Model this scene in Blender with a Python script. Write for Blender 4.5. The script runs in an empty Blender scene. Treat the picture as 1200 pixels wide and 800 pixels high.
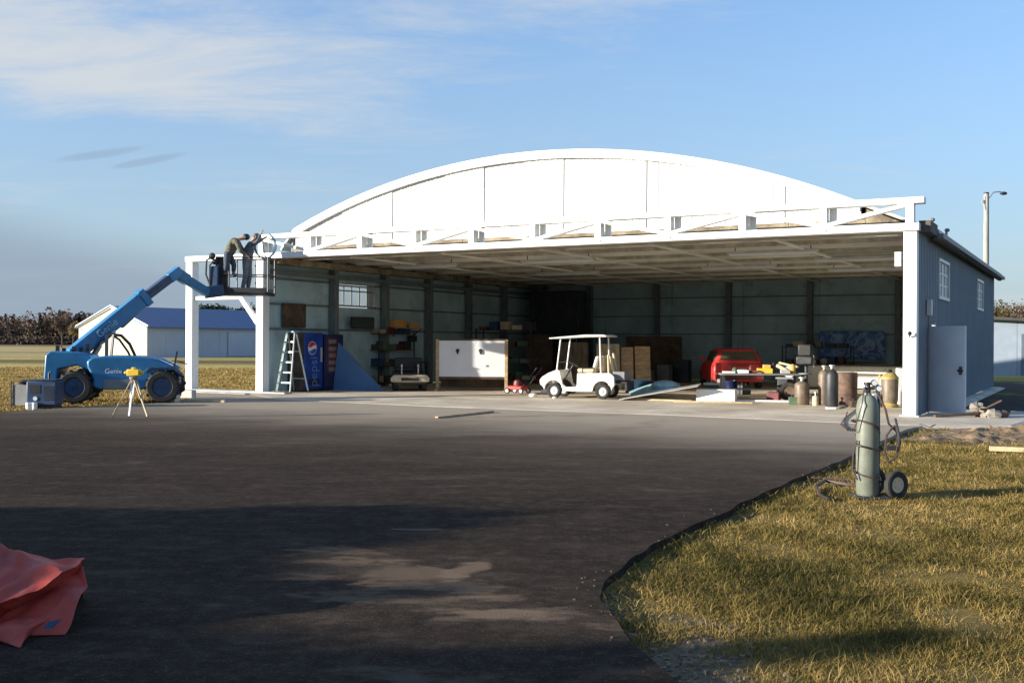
import bpy, bmesh, math, random
import numpy as np
from mathutils import Vector, Matrix, noise as mnoise
random.seed(7); rng = np.random.default_rng(7)
S = bpy.context.scene
COL = S.collection
R = math.radians
PI = math.pi

# ------------------------------------------------------------------ camera
cam = bpy.data.objects.new('camera', bpy.data.cameras.new('camera')); COL.objects.link(cam)
cam.data.sensor_width = 36; cam.data.lens = 36; cam.data.clip_end = 3000; cam.data.clip_start = .1
cam.matrix_world = Matrix.Translation((0, 0, 1.6)) @ Matrix.Rotation(R(90), 4, 'X') @ Matrix.Rotation(R(.3), 4, 'Z')
S.camera = cam
S.render.resolution_x = 1024; S.render.resolution_y = 682
# ------------------------------------------------------------------ sun and sky
SUN_EL = 11.2
sdir = Vector((-.958, -.286, 0)).normalized()          # horizontal direction towards the sun
SUN_AZ = math.atan2(sdir.x, sdir.y)                    # clockwise from +Y
ld = bpy.data.lights.new('sun', 'SUN'); ld.energy = 5.0; ld.angle = R(.5); ld.color = (1, .92, .78)
sun = bpy.data.objects.new('sun', ld); COL.objects.link(sun)
tos = Vector((sdir.x * math.cos(R(SUN_EL)), sdir.y * math.cos(R(SUN_EL)), math.sin(R(SUN_EL))))
sun.rotation_euler = tos.to_track_quat('Z', 'Y').to_euler()
S.view_settings.view_transform = 'Standard'; S.view_settings.look = 'None'
S.view_settings.exposure = 1.1; S.view_settings.gamma = 1
W = bpy.data.worlds.new('World'); S.world = W; W.use_nodes = True


def nodes_of(nt):
    N, L = nt.nodes, nt.links
    def n(t, **k):
        q = N.new(t)
        for a, b in k.items():
            if a == 'i':
                for key, val in b.items():
                    if hasattr(val, 'is_output') or isinstance(val, bpy.types.NodeSocket): L.new(val, q.inputs[key])
                    else: q.inputs[key].default_value = val
            else: setattr(q, a, b)
        return q
    def m(op, a, b=0.0, c=None, clamp=False):
        q = N.new('ShaderNodeMath'); q.operation = op; q.use_clamp = clamp
        for k, v in enumerate((a, b) if c is None else (a, b, c)):
            if isinstance(v, bpy.types.NodeSocket): L.new(v, q.inputs[k])
            else: q.inputs[k].default_value = v
        return q.outputs[0]
    def ramp(f, stops, interp='LINEAR'):
        q = N.new('ShaderNodeValToRGB'); q.color_ramp.interpolation = interp
        e = q.color_ramp.elements
        while len(e) < len(stops): e.new(.5)
        for k, (p, c) in enumerate(stops):
            e[k].position = p; e[k].color = (*c, 1) if not isinstance(c, float) else (c, c, c, 1)
        L.new(f, q.inputs[0]); return q.outputs[0]
    def mix(f, a, b, bt='MIX'):
        q = N.new('ShaderNodeMix'); q.data_type = 'RGBA'; q.blend_type = bt
        for k, v in ((0, f), (6, a), (7, b)):
            if isinstance(v, bpy.types.NodeSocket): L.new(v, q.inputs[k])
            else: q.inputs[k].default_value = (*v, 1) if isinstance(v, (tuple, list)) else v
        return q.outputs[2]
    def sstep(f, a, b):
        q = N.new('ShaderNodeMapRange'); q.interpolation_type = 'SMOOTHSTEP'
        L.new(f, q.inputs[0]); q.inputs[1].default_value = a; q.inputs[2].default_value = b
        return q.outputs[0]
    return N, L, n, m, ramp, mix, sstep


def build_world():
    nt = W.node_tree; nt.nodes.clear()
    N, L, n, m, ramp, mix, sstep = nodes_of(nt)
    out = n('ShaderNodeOutputWorld'); bg = n('ShaderNodeBackground', i={'Strength': SKY_STRENGTH})
    L.new(bg.outputs[0], out.inputs[0])
    sky = n('ShaderNodeTexSky', sky_type='NISHITA', sun_disc=False)
    sky.sun_elevation = R(SUN_EL); sky.sun_rotation = SUN_AZ
    sky.air_density = 1.0; sky.dust_density = .15; sky.ozone_density = 2.0
    tc = n('ShaderNodeTexCoord'); sep = n('ShaderNodeSeparateXYZ', i={0: tc.outputs['Generated']})
    x, y, z = sep.outputs
    zc = m('MAXIMUM', z, .0); den = m('ADD', zc, .12)
    px = m('DIVIDE', x, den); py = m('DIVIDE', y, den)
    com = n('ShaderNodeCombineXYZ', i={0: m('MULTIPLY', m('ADD', px, m('MULTIPLY', py, .25)), .55), 1: m('MULTIPLY', py, 1.25), 2: 0.0})
    no = n('ShaderNodeTexNoise', i={'Vector': com.outputs[0], 'Scale': 2.1, 'Detail': 10, 'Roughness': .66, 'Distortion': .5})
    no2 = n('ShaderNodeTexNoise', i={'Vector': com.outputs[0], 'Scale': .55, 'Detail': 3, 'Roughness': .5})
    az = m('ARCTAN2', x, m('MAXIMUM', y, -10))           # 0 straight ahead, negative to the left
    cov = m('ADD', m('MULTIPLY', no.outputs[0], .62), m('MULTIPLY', no2.outputs[0], .38))
    leftness = m('MULTIPLY', sstep(az, .0, -.40), sstep(az, -1.5, -.8))
    high = sstep(z, .16, .26)
    cov = m('ADD', cov, m('MULTIPLY', m('MULTIPLY', leftness, high), .18))
    c1 = m('MULTIPLY', sstep(cov, .49, .75), .9)
    # blue sky graded a little towards a pale haze at the horizon
    tint = mix(1.0, sky.outputs[0], SKY_TINT, 'MULTIPLY')
    hz = m('POWER', m('SUBTRACT', 1.0, m('MINIMUM', m('MULTIPLY', m('MAXIMUM', z, 0.0), 1.55), 1.0)), 1.7)
    hazec = n('ShaderNodeRGB'); hazec.outputs[0].default_value = (*HAZE_C, 1)
    s1 = mix(m('MULTIPLY', hz, .95), tint, hazec.outputs[0])
    cl = n('ShaderNodeRGB'); cl.outputs[0].default_value = (*CLOUD_C, 1)
    s2 = mix(c1, s1, cl.outputs[0])
    # grey blue cloud bank low on the left, sloping down towards the right
    wob = m('MULTIPLY', m('SUBTRACT', no2.outputs[0], .5), .02)
    edge = m('ADD', m('ADD', m('MULTIPLY', az, -.20), .028), wob)
    bank = m('MULTIPLY', sstep(m('SUBTRACT', edge, z), -.012, .05), sstep(az, .02, -.30))
    bk = n('ShaderNodeRGB'); bk.outputs[0].default_value = (*BANK_C, 1)
    s3 = mix(m('MULTIPLY', bank, .72), s2, bk.outputs[0])
    # two thin dark wisps
    def wisp(a0, z0, sl, la, lz):
        da = m('SUBTRACT', az, a0); dz = m('SUBTRACT', m('SUBTRACT', z, z0), m('MULTIPLY', da, sl))
        e = m('ADD', m('POWER', m('ABSOLUTE', m('DIVIDE', da, la)), 2), m('POWER', m('ABSOLUTE', m('DIVIDE', dz, lz)), 2))
        e = m('ADD', e, m('MULTIPLY', m('SUBTRACT', no.outputs[0], .5), 5.0))
        return sstep(e, 1.6, -.2)
    ws = m('MAXIMUM', wisp(-.385, .165, .22, .034, .0034), wisp(-.338, .163, .25, .028, .003))
    s4 = mix(m('MULTIPLY', ws, .38), s3, bk.outputs[0])
    L.new(s4, bg.inputs[0])


SKY_STRENGTH = .112
SKY_TINT = (.72, 1.02, 1.30)
HAZE_C = (1.85, 2.06, 2.36)
CLOUD_C = (2.8, 2.95, 3.1)
BANK_C = (1.15, 1.5, 1.98)
build_world()

# ------------------------------------------------------------------ helpers
F = 1200.0
def hor(px): return 400 + (px - 600) * .00524
def at(px, py, d):                     # point at distance d along the line of sight plane
    return Vector(((px - 600) / F * d, d, 1.6 + (hor(px) - py) * d / F))
def G(px, py, z=0.0):                  # ground point
    d = (1.6 - z) * F / (py - hor(px)); return Vector(((px - 600) / F * d, d, z))
F0 = Vector((-7.6, 31.2, 0)); HU = Vector((16.34, -8.7, 0)); HL = HU.length; HU = HU / HL; HV = Vector((.498, .867, 0))
HRZ = math.atan2(HU.y, HU.x)
def hp(u, v, z=0): return F0 + HU * u + HV * v + Vector((0, 0, z))
DEP = 18.2


class MB:
    def __init__(s, T=None): s.v = []; s.f = []; s.T = T or Matrix.Identity(4)
    def add(s, vs, fs):
        b = len(s.v); s.v += [s.T @ Vector(p) for p in vs]; s.f += [tuple(i + b for i in f) for f in fs]; return s
    def hexa(s, p): # 8 pts: bottom 4 ccw, top 4 ccw
        return s.add(p, [(3, 2, 1, 0), (4, 5, 6, 7), (0, 1, 5, 4), (1, 2, 6, 5), (2, 3, 7, 6), (3, 0, 4, 7)])
    def box(s, x0, x1, y0, y1, z0, z1):
        return s.hexa([(x0, y0, z0), (x1, y0, z0), (x1, y1, z0), (x0, y1, z0), (x0, y0, z1), (x1, y0, z1), (x1, y1, z1), (x0, y1, z1)])
    def hb(s, u0, u1, v0, v1, z0, z1):  # box in the hangar's frame
        q = [(u0, v0), (u1, v0), (u1, v1), (u0, v1)]
        return s.hexa([hp(a, b, z0) - F0 for a, b in q] + [hp(a, b, z1) - F0 for a, b in q])
    def bar(s, p, q, w, h, up=(0, 0, 1)):
        p = Vector(p); q = Vector(q); d = (q - p).normalized(); u = Vector(up)
        x = d.cross(u)
        if x.length < 1e-4: x = d.cross(Vector((1, 0, 0)))
        x.normalize(); u = x.cross(d).normalized()
        a = x * w / 2; b = u * h / 2
        return s.hexa([p - a - b, p + a - b, q + a - b, q - a - b, p - a + b, p + a + b, q + a + b, q - a + b])
    def tube(s, pts, r, n=8, cap=True):
        pts = [Vector(p) for p in pts]; rs = r if isinstance(r, (list, tuple)) else [r] * len(pts)
        b = []; fs = []; prev = None
        for i, p in enumerate(pts):
            d = (pts[min(i + 1, len(pts) - 1)] - pts[max(i - 1, 0)]).normalized()
            if prev is None: x = d.cross(Vector((0, 0, 1)) if abs(d.z) < .9 else Vector((1, 0, 0))).normalized()
            else:
                x = prev - d * prev.dot(d); x.normalize()
            prev = x; y = d.cross(x)
            for k in range(n):
                a = 2 * PI * k / n; b.append(p + (x * math.cos(a) + y * math.sin(a)) * rs[i])
        for i in range(len(pts) - 1):
            for k in range(n):
                fs.append((i * n + k, i * n + (k + 1) % n, (i + 1) * n + (k + 1) % n, (i + 1) * n + k))
        if cap: fs.append(tuple(reversed(range(n)))); fs.append(tuple(range((len(pts) - 1) * n, len(pts) * n)))
        return s.add(b, fs)
    def lathe(s, prof, n=20, c=(0, 0, 0), axis='Z', ring=False):
        if ring: prof = list(prof) + [prof[0]]
        b = []; fs = []
        for r, z in prof:
            for k in range(n):
                a = 2 * PI * k / n; p = (r * math.cos(a), r * math.sin(a), z)
                if axis == 'Y': p = (p[0], p[2], -p[1])
                if axis == 'X': p = (p[2], p[0], p[1])
                b.append((p[0] + c[0], p[1] + c[1], p[2] + c[2]))
        for i in range(len(prof) - 1):
            for k in range(n): fs.append((i * n + k, i * n + (k + 1) % n, (i + 1) * n + (k + 1) % n, (i + 1) * n + k))
        if not ring: fs.append(tuple(reversed(range(n)))); fs.append(tuple(range((len(prof) - 1) * n, len(prof) * n)))
        return s.add(b, fs)
    def prism(s, poly, a0, a1, axis='Y'):  # poly in the two other axes
        def P(p, a):
            if axis == 'Y': return (p[0], a, p[1])
            if axis == 'Z': return (p[0], p[1], a)
            return (a, p[0], p[1])
        n = len(poly)
        fs = [tuple(range(n)), tuple(reversed(range(n, 2 * n)))] + [(i, i + n, (i + 1) % n + n, (i + 1) % n) for i in range(n)]
        return s.add([P(p, a0) for p in poly] + [P(p, a1) for p in poly], fs)
    def ell(s, c, r, n=12, m=8, jit=0.0):
        b = []; fs = []
        for i in range(m + 1):
            t = PI * i / m
            for k in range(n):
                a = 2 * PI * k / n; j = 1 + random.uniform(-jit, jit)
                b.append((c[0] + r[0] * math.sin(t) * math.cos(a) * j, c[1] + r[1] * math.sin(t) * math.sin(a) * j, c[2] + r[2] * math.cos(t) * j))
        for i in range(m):
            for k in range(n): fs.append((i * n + k, (i + 1) * n + k, (i + 1) * n + (k + 1) % n, i * n + (k + 1) % n))
        return s.add(b, fs)


def obj(name, mb, mat, parent=None, bevel=0.0, smooth=True, ang=35, merge=True):
    me = bpy.data.meshes.new(name); me.from_pydata([tuple(p) for p in mb.v], [], mb.f); me.update()
    bm = bmesh.new(); bm.from_mesh(me)
    if merge: bmesh.ops.remove_doubles(bm, verts=bm.verts, dist=1e-5)
    bmesh.ops.recalc_face_normals(bm, faces=bm.faces)
    bm.to_mesh(me); bm.free()
    if smooth:
        me.polygons.foreach_set('use_smooth', [True] * len(me.polygons)); me.set_sharp_from_angle(angle=R(ang))
    me.materials.append(mat)
    o = bpy.data.objects.new(name, me); COL.objects.link(o)
    if parent is not None: o.parent = parent
    if bevel:
        b = o.modifiers.new('bevel', 'BEVEL'); b.width = bevel; b.segments = 2; b.limit_method = 'ANGLE'; b.angle_limit = R(40)
    return o
def rawobj(name, V, Fc, mat, parent=None, smooth=False):   # numpy: V (n,3), Fc (m,k)
    me = bpy.data.meshes.new(name); k = Fc.shape[1]
    me.vertices.add(len(V)); me.vertices.foreach_set('co', V.astype(np.float32).ravel())
    me.loops.add(Fc.size); me.loops.foreach_set('vertex_index', Fc.astype(np.int32).ravel())
    me.polygons.add(len(Fc)); me.polygons.foreach_set('loop_start', np.arange(0, Fc.size, k, dtype=np.int32))
    me.update(calc_edges=True); me.validate()
    me.materials.append(mat)
    o = bpy.data.objects.new(name, me); COL.objects.link(o)
    if parent is not None: o.parent = parent
    return o
def thing(name, label, cat, loc=(0, 0, 0), rz=0.0, group=None):
    o = bpy.data.objects.new(name, None); COL.objects.link(o); o.empty_display_size = .1
    o.location = loc; o.rotation_euler = (0, 0, rz); o['label'] = label; o['category'] = cat
    if group: o['group'] = group
    return o
def tag(o, label, cat, group=None):
    o['label'] = label; o['category'] = cat
    if group: o['group'] = group
    return o
def struct(o, kind='structure'): o['kind'] = kind; return o
def dup(o, parent=None, name=None):
    c = o.copy(); COL.objects.link(c)
    if parent is not None: c.parent = parent
    for ch in list(o.children): dup(ch, c)
    return c
def inst(o, loc, parent=None, rz=None):
    c = o.copy(); COL.objects.link(c); c.location = loc
    if rz is not None: c.rotation_euler = (0, 0, rz)
    c.parent = parent if parent is not None else o.parent
    return c


# ------------------------------------------------------------------ materials
def pmat(name, c, rough=.6, metal=0.0, var=.12, scale=3.0, bump=0.0, bscale=40.0, dirt=None, dirt_amt=.3, spec=.5, coat=0.0, stretch=None):
    M = bpy.data.materials.new(name); M.use_nodes = True
    N, L, n, m, ramp, mix, sstep = nodes_of(M.node_tree)
    b = N['Principled BSDF']; tc = n('ShaderNodeTexCoord'); vec = tc.outputs['Object']
    if stretch:
        mp = n('ShaderNodeMapping', i={'Vector': vec}); mp.inputs['Scale'].default_value = stretch; vec = mp.outputs[0]
    no = n('ShaderNodeTexNoise', i={'Vector': vec, 'Scale': scale, 'Detail': 6, 'Roughness': .6})
    lo = tuple(max(0, k * (1 - var * 1.6)) for k in c); hi = tuple(min(1, k * (1 + var)) for k in c)
    col = ramp(no.outputs[0], [(.3, lo), (.7, hi)])
    if dirt:
        nd = n('ShaderNodeTexNoise', i={'Vector': vec, 'Scale': scale * 2.3, 'Detail': 8, 'Roughness': .7})
        col = mix(m('MULTIPLY', sstep(nd.outputs[0], .52, .72), dirt_amt), col, dirt)
    L.new(col, b.inputs['Base Color'])
    L.new(m('ADD', m('MULTIPLY', no.outputs[0], .2), rough - .1), b.inputs['Roughness'])
    b.inputs['Metallic'].default_value = metal; b.inputs['Specular IOR Level'].default_value = spec
    if coat: b.inputs['Coat Weight'].default_value = coat; b.inputs['Coat Roughness'].default_value = .1
    if bump:
        nb = n('ShaderNodeTexNoise', i={'Vector': vec, 'Scale': bscale, 'Detail': 5})
        bp = n('ShaderNodeBump', i={'Height': nb.outputs[0], 'Strength': bump, 'Distance': .02}); L.new(bp.outputs[0], b.inputs['Normal'])
    return M
M_ = {}
M_['white'] = pmat('white_paint', (.82, .82, .80), .5, var=.05, scale=1.2, dirt=(.55, .5, .42), dirt_amt=.25, bump=.1)
M_['gable'] = pmat('white_gable_metal', (.76, .76, .75), .5, var=.08, scale=.7, dirt=(.42, .38, .31), dirt_amt=.35, stretch=(2.2, 2.2, .5))
M_['siding'] = pmat('blue_grey_siding', (.15, .19, .235), .55, var=.10, scale=.9, dirt=(.25, .28, .30), dirt_amt=.4, bump=.1)
M_['door'] = pmat('pale_blue_door_paint', (.58, .65, .72), .5, var=.06, scale=2)
M_['roof'] = pmat('grey_roof_metal', (.42, .42, .40), .5, metal=.3, var=.15, scale=1)
M_['eave'] = pmat('dark_eave_timber', (.10, .09, .08), .8, var=.25, scale=2)
M_['tan'] = pmat('weathered_tan_ply', (.27, .215, .14), .85, var=.4, scale=1.6, dirt=(.6, .55, .45), dirt_amt=.6)
M_['teal'] = pmat('faded_green_wall_panel', (.42, .58, .62), .7, var=.16, scale=.8, dirt=(.18, .2, .2), dirt_amt=.5)
M_['girt'] = pmat('dark_steel_girt', (.15, .18, .18), .6, var=.2)
M_['ceil'] = pmat('cream_ceiling_metal', (.72, .69, .62), .6, var=.12, scale=.6, dirt=(.35, .3, .22), dirt_amt=.4)
M_['purlin'] = pmat('brown_ceiling_purlin', (.42, .38, .31), .7, var=.25)
M_['conc'] = None
M_['black'] = pmat('black_plastic', (.02, .02, .022), .5, var=.2)
M_['rubber'] = pmat('tyre_rubber', (.028, .027, .026), .85, var=.3, scale=8, dirt=(.14, .12, .10), dirt_amt=.5)
M_['dark'] = pmat('dark_metal', (.05, .052, .06), .5, metal=.3, var=.25)
M_['blue'] = pmat('blue_lift_paint', (.014, .165, .36), .4, var=.15, scale=2.5, dirt=(.12, .14, .16), dirt_amt=.35, coat=.2)
M_['blue2'] = pmat('worn_blue_paint', (.025, .06, .13), .5, var=.2, scale=4, dirt=(.14, .14, .14), dirt_amt=.4)
M_['grey'] = pmat('grey_paint', (.20, .205, .21), .55, var=.15, scale=3, dirt=(.15, .14, .12), dirt_amt=.4)
M_['lgrey'] = pmat('light_grey_metal', (.55, .56, .56), .4, metal=.4, var=.1)
M_['alu'] = pmat('aluminium', (.62, .68, .68), .35, metal=.5, var=.1)
M_['wood'] = pmat('raw_timber', (.50, .36, .21), .8, var=.3, scale=4, stretch=(1, 1, 6), bump=.2)
M_['wood2'] = pmat('dusty_plywood', (.46, .36, .24), .85, var=.35, scale=2, stretch=(4, 4, .8), bump=.1)
M_['dwood'] = pmat('dark_brown_wood', (.10, .065, .04), .8, var=.4, scale=3)
M_['cwhite'] = pmat('cart_white_gelcoat', (.78, .77, .72), .35, var=.04, dirt=(.5, .42, .3), dirt_amt=.25, coat=.3)
M_['beige'] = pmat('beige_vinyl', (.58, .48, .32), .6, var=.12, scale=6)
M_['red'] = pmat('red_car_paint', (.72, .05, .05), .5, var=.12, scale=2, dirt=(.45, .16, .11), dirt_amt=.4, coat=.15)
M_['tarp'] = pmat('red_tarp', (.42, .055, .035), .6, var=.25, scale=3, dirt=(.30, .13, .13), dirt_amt=.6, bump=.35, bscale=14)
M_['cyl'] = pmat('pale_green_cylinder_paint', (.175, .19, .155), .42, var=.16, scale=5, dirt=(.13, .13, .10), dirt_amt=.45, bump=.1)
M_['hose'] = pmat('dark_red_hose', (.05, .03, .03), .6, var=.3)
M_['tank'] = pmat('brown_gas_cylinder', (.16, .12, .085), .5, var=.25, scale=6, dirt=(.3, .25, .2), dirt_amt=.4)
M_['rust'] = pmat('rusty_drum', (.14, .085, .06), .75, var=.4, scale=4, dirt=(.06, .05, .05), dirt_amt=.5)
M_['yellow'] = pmat('yellow_plastic', (.75, .50, .04), .5, var=.1)
M_['orange'] = pmat('orange_cardboard', (.75, .38, .10), .7, var=.15)
M_['cream'] = pmat('cream_metal_wall', (.48, .43, .31), .6, var=.06, scale=.5)
M_['bshade'] = pmat('shaded_barn_wall', (.42, .45, .50), .6, var=.06, scale=.4)  # blue-grey of the barn's shaded sides put into the colour
M_['broof'] = pmat('blue_barn_roof', (.05, .115, .25), .45, var=.12, scale=.3)
M_['skin'] = pmat('skin', (.48, .29, .20), .6, var=.1, scale=20)
M_['olive'] = pmat('olive_work_jacket', (.13, .125, .085), .9, var=.3, scale=14, bump=.3, bscale=30)
M_['greyj'] = pmat('grey_work_jacket', (.13, .14, .16), .9, var=.3, scale=14, bump=.3, bscale=30)
M_['jeans'] = pmat('dark_work_trousers', (.07, .085, .12), .9, var=.3, scale=14)
M_['tanj'] = pmat('pale_worn_jeans', (.20, .21, .22), .9, var=.35, scale=9)
M_['paper'] = pmat('white_panel_face', (.74, .76, .80), .45, var=.04, scale=2)
M_['foam'] = pmat('white_foam', (.82, .82, .80), .7, var=.04)
M_['bark'] = pmat('grey_brown_bark', (.12, .095, .075), .9, var=.35, scale=2)
M_['pole'] = pmat('pole_weathered_timber', (.34, .34, .31), .85, var=.2, scale=3, stretch=(6, 6, .6))
M_['stone'] = pmat('grey_stone', (.30, .27, .23), .9, var=.3, scale=6, bump=.4)
M_['pale'] = pmat('pale_lumber', (.50, .39, .24), .8, var=.2, scale=5)
M_['pblue'] = pmat('vending_blue', (.01, .05, .30), .4, var=.25, scale=3, coat=.2)
M_['pdark'] = pmat('vending_dark_blue', (.015, .025, .09), .4, var=.25, scale=3)
M_['vred'] = pmat('vending_faded_red', (.16, .03, .035), .5, var=.4, scale=3)
M_['tblue'] = pmat('blue_grey_sheet', (.07, .16, .32), .6, var=.1, scale=1.5)
M_['lblue'] = pmat('light_blue_sheet', (.28, .48, .58), .5, var=.3, scale=2)
M_['lred'] = pmat('lamp_red', (.35, .02, .02), .3)
M_['green'] = pmat('dull_green', (.09, .14, .08), .7, var=.3)


def glass_mat(name, c, rough=.08):
    M = bpy.data.materials.new(name); M.use_nodes = True
    b = M.node_tree.nodes['Principled BSDF']; b.inputs['Base Color'].default_value = (*c, 1)
    b.inputs['Roughness'].default_value = rough; b.inputs['Specular IOR Level'].default_value = .8
    return M
M_['glass'] = glass_mat('dark_glass', (.05, .06, .055))
M_['cglass'] = glass_mat('car_window_glass', (.10, .09, .06), .2)
def pane_mat():
    M = bpy.data.materials.new('frosted_window_pane'); M.use_nodes = True
    b = M.node_tree.nodes['Principled BSDF']; b.inputs['Base Color'].default_value = (.85, .88, .88, 1)
    b.inputs['Roughness'].default_value = .35; b.inputs['Transmission Weight'].default_value = .85; b.inputs['IOR'].default_value = 1.02
    return M
M_['pane'] = pane_mat()
def wpane_mat():
    M = pmat('dusty_white_pane', (.42, .50, .55), .35, var=.25, scale=3); return M
M_['wpane'] = wpane_mat()


def concrete_mat():
    M = bpy.data.materials.new('dusty_concrete'); M.use_nodes = True
    N, L, n, m, ramp, mix, sstep = nodes_of(M.node_tree); b = N['Principled BSDF']
    P = n('ShaderNodeNewGeometry').outputs['Position']
    a = n('ShaderNodeTexNoise', i={'Vector': P, 'Scale': .55, 'Detail': 8, 'Roughness': .65}).outputs[0]
    f = n('ShaderNodeTexNoise', i={'Vector': P, 'Scale': 9, 'Detail': 6, 'Roughness': .7}).outputs[0]
    c = ramp(a, [(.32, (.42, .34, .25)), (.52, (.60, .51, .39)), (.7, (.80, .71, .57))])
    c = mix(m('MULTIPLY', sstep(f, .45, .75), .35), c, (.15, .125, .105))
    L.new(c, b.inputs['Base Color']); b.inputs['Roughness'].default_value = .85
    bp = n('ShaderNodeBump', i={'Height': f, 'Strength': .3, 'Distance': .01}); L.new(bp.outputs[0], b.inputs['Normal'])
    return M
M_['conc'] = concrete_mat()


def asphalt_mat():
    M = bpy.data.materials.new('worn_asphalt'); M.use_nodes = True
    N, L, n, m, ramp, mix, sstep = nodes_of(M.node_tree); b = N['Principled BSDF']
    P = n('ShaderNodeNewGeometry').outputs['Position']
    mp = n('ShaderNodeMapping', i={'Vector': P}); mp.inputs['Rotation'].default_value = (0, 0, R(22)); mp.inputs['Scale'].default_value = (.50, 1.05, 1)
    big = n('ShaderNodeTexNoise', i={'Vector': mp.outputs[0], 'Scale': .55, 'Detail': 9, 'Roughness': .68, 'Distortion': .3}).outputs[0]
    med = n('ShaderNodeTexNoise', i={'Vector': mp.outputs[0], 'Scale': 3.1, 'Detail': 8, 'Roughness': .7}).outputs[0]
    fine = n('ShaderNodeTexNoise', i={'Vector': P, 'Scale': 60, 'Detail': 4, 'Roughness': .8}).outputs[0]
    vor = n('ShaderNodeTexVoronoi', i={'Vector': P, 'Scale': 110.0})
    c = ramp(big, [(.35, (.020, .0130, .0092)), (.6, (.037, .0255, .0180)), (.75, (.070, .048, .033))])
    c = mix(m('MULTIPLY', sstep(med, .47, .66), .6), c, (.072, .050, .036))
    mot = n('ShaderNodeTexNoise', i={'Vector': P, 'Scale': 7.0, 'Detail': 7, 'Roughness': .75}).outputs[0]
    c = mix(m('MULTIPLY', sstep(mot, .48, .66), .45), c, (.085, .062, .045)); c = mix(m('MULTIPLY', sstep(mot, .50, .34), .45), c, (.012, .009, .008))
    c = mix(m('MULTIPLY', sstep(m('ADD', m('MULTIPLY', med, .5), m('MULTIPLY', big, .5)), .56, .64), .5), c, (.11, .086, .066))
    sp = n('ShaderNodeSeparateColor', i={0: vor.outputs['Color']})
    chips = sstep(sp.outputs[0], .88, .99)
    c = mix(m('MULTIPLY', chips, .5), c, (.11, .092, .075))
    c = mix(m('MULTIPLY', sstep(fine, .5, .8), .5), c, (.02, .018, .017))
    # dust carried out from the concrete, and tyre-spread sandy smears
    sx = n('ShaderNodeSeparateXYZ', i={0: P}); x, y = sx.outputs[0], sx.outputs[1]
    v = m('ADD', m('MULTIPLY', m('SUBTRACT', x, F0.x), -HU.y), m('MULTIPLY', m('SUBTRACT', y, F0.y), HU.x))   # metres in front of door line: negative
    v = m('ADD', v, m('MULTIPLY', m('SUBTRACT', big, .5), 5.0))
    c = mix(m('MULTIPLY', sstep(v, -10.5, -3.6), .97), c, (.56, .465, .35))
    c = mix(m('MULTIPLY', sstep(v, -15.0, -7.0), .4), c, (.17, .13, .095))
    def blob(cx, cy, ang, la, lb, amt, col):
        nonlocal c
        dx = m('SUBTRACT', x, cx); dy = m('SUBTRACT', y, cy); ca, sa = math.cos(ang), math.sin(ang)
        p = m('DIVIDE', m('ADD', m('MULTIPLY', dx, ca), m('MULTIPLY', dy, sa)), la)
        q = m('DIVIDE', m('SUBTRACT', m('MULTIPLY', dy, ca), m('MULTIPLY', dx, sa)), lb)
        e = m('ADD', m('MULTIPLY', p, p), m('MULTIPLY', q, q)); e = m('ADD', e, m('MULTIPLY', m('SUBTRACT', med, .5), 9.0))
        c = mix(m('MULTIPLY', sstep(e, 1.2, -.2), amt), c, col)
    for (px, py, ang, la, lb, amt) in ((470, 672, -.75, 1.1, .30, .55), (560, 712, -.4, 1.2, .25, .5), (548, 668, 1.2, .5, .12, .75), (590, 718, -.3, .45, .12, .7), (430, 650, -.7, .5, .2, .4), (745, 500, 1.1, 2.2, .35, .5), (610, 488, .3, 3.2, .35, .5), (500, 620, 0, .25, .06, .6)):
        g = G(px, py); blob(g.x, g.y, ang, la, lb, amt, (.21, .145, .095))
    L.new(c, b.inputs['Base Color']); b.inputs['Roughness'].default_value = 1.0; b.inputs['Specular IOR Level'].default_value = .08
    h = m('ADD', m('MULTIPLY', fine, 1.0), m('MULTIPLY', vor.outputs['Distance'], .8))
    bp = n('ShaderNodeBump', i={'Height': h, 'Strength': .28, 'Distance': .010}); L.new(bp.outputs[0], b.inputs['Normal'])
    return M


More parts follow.
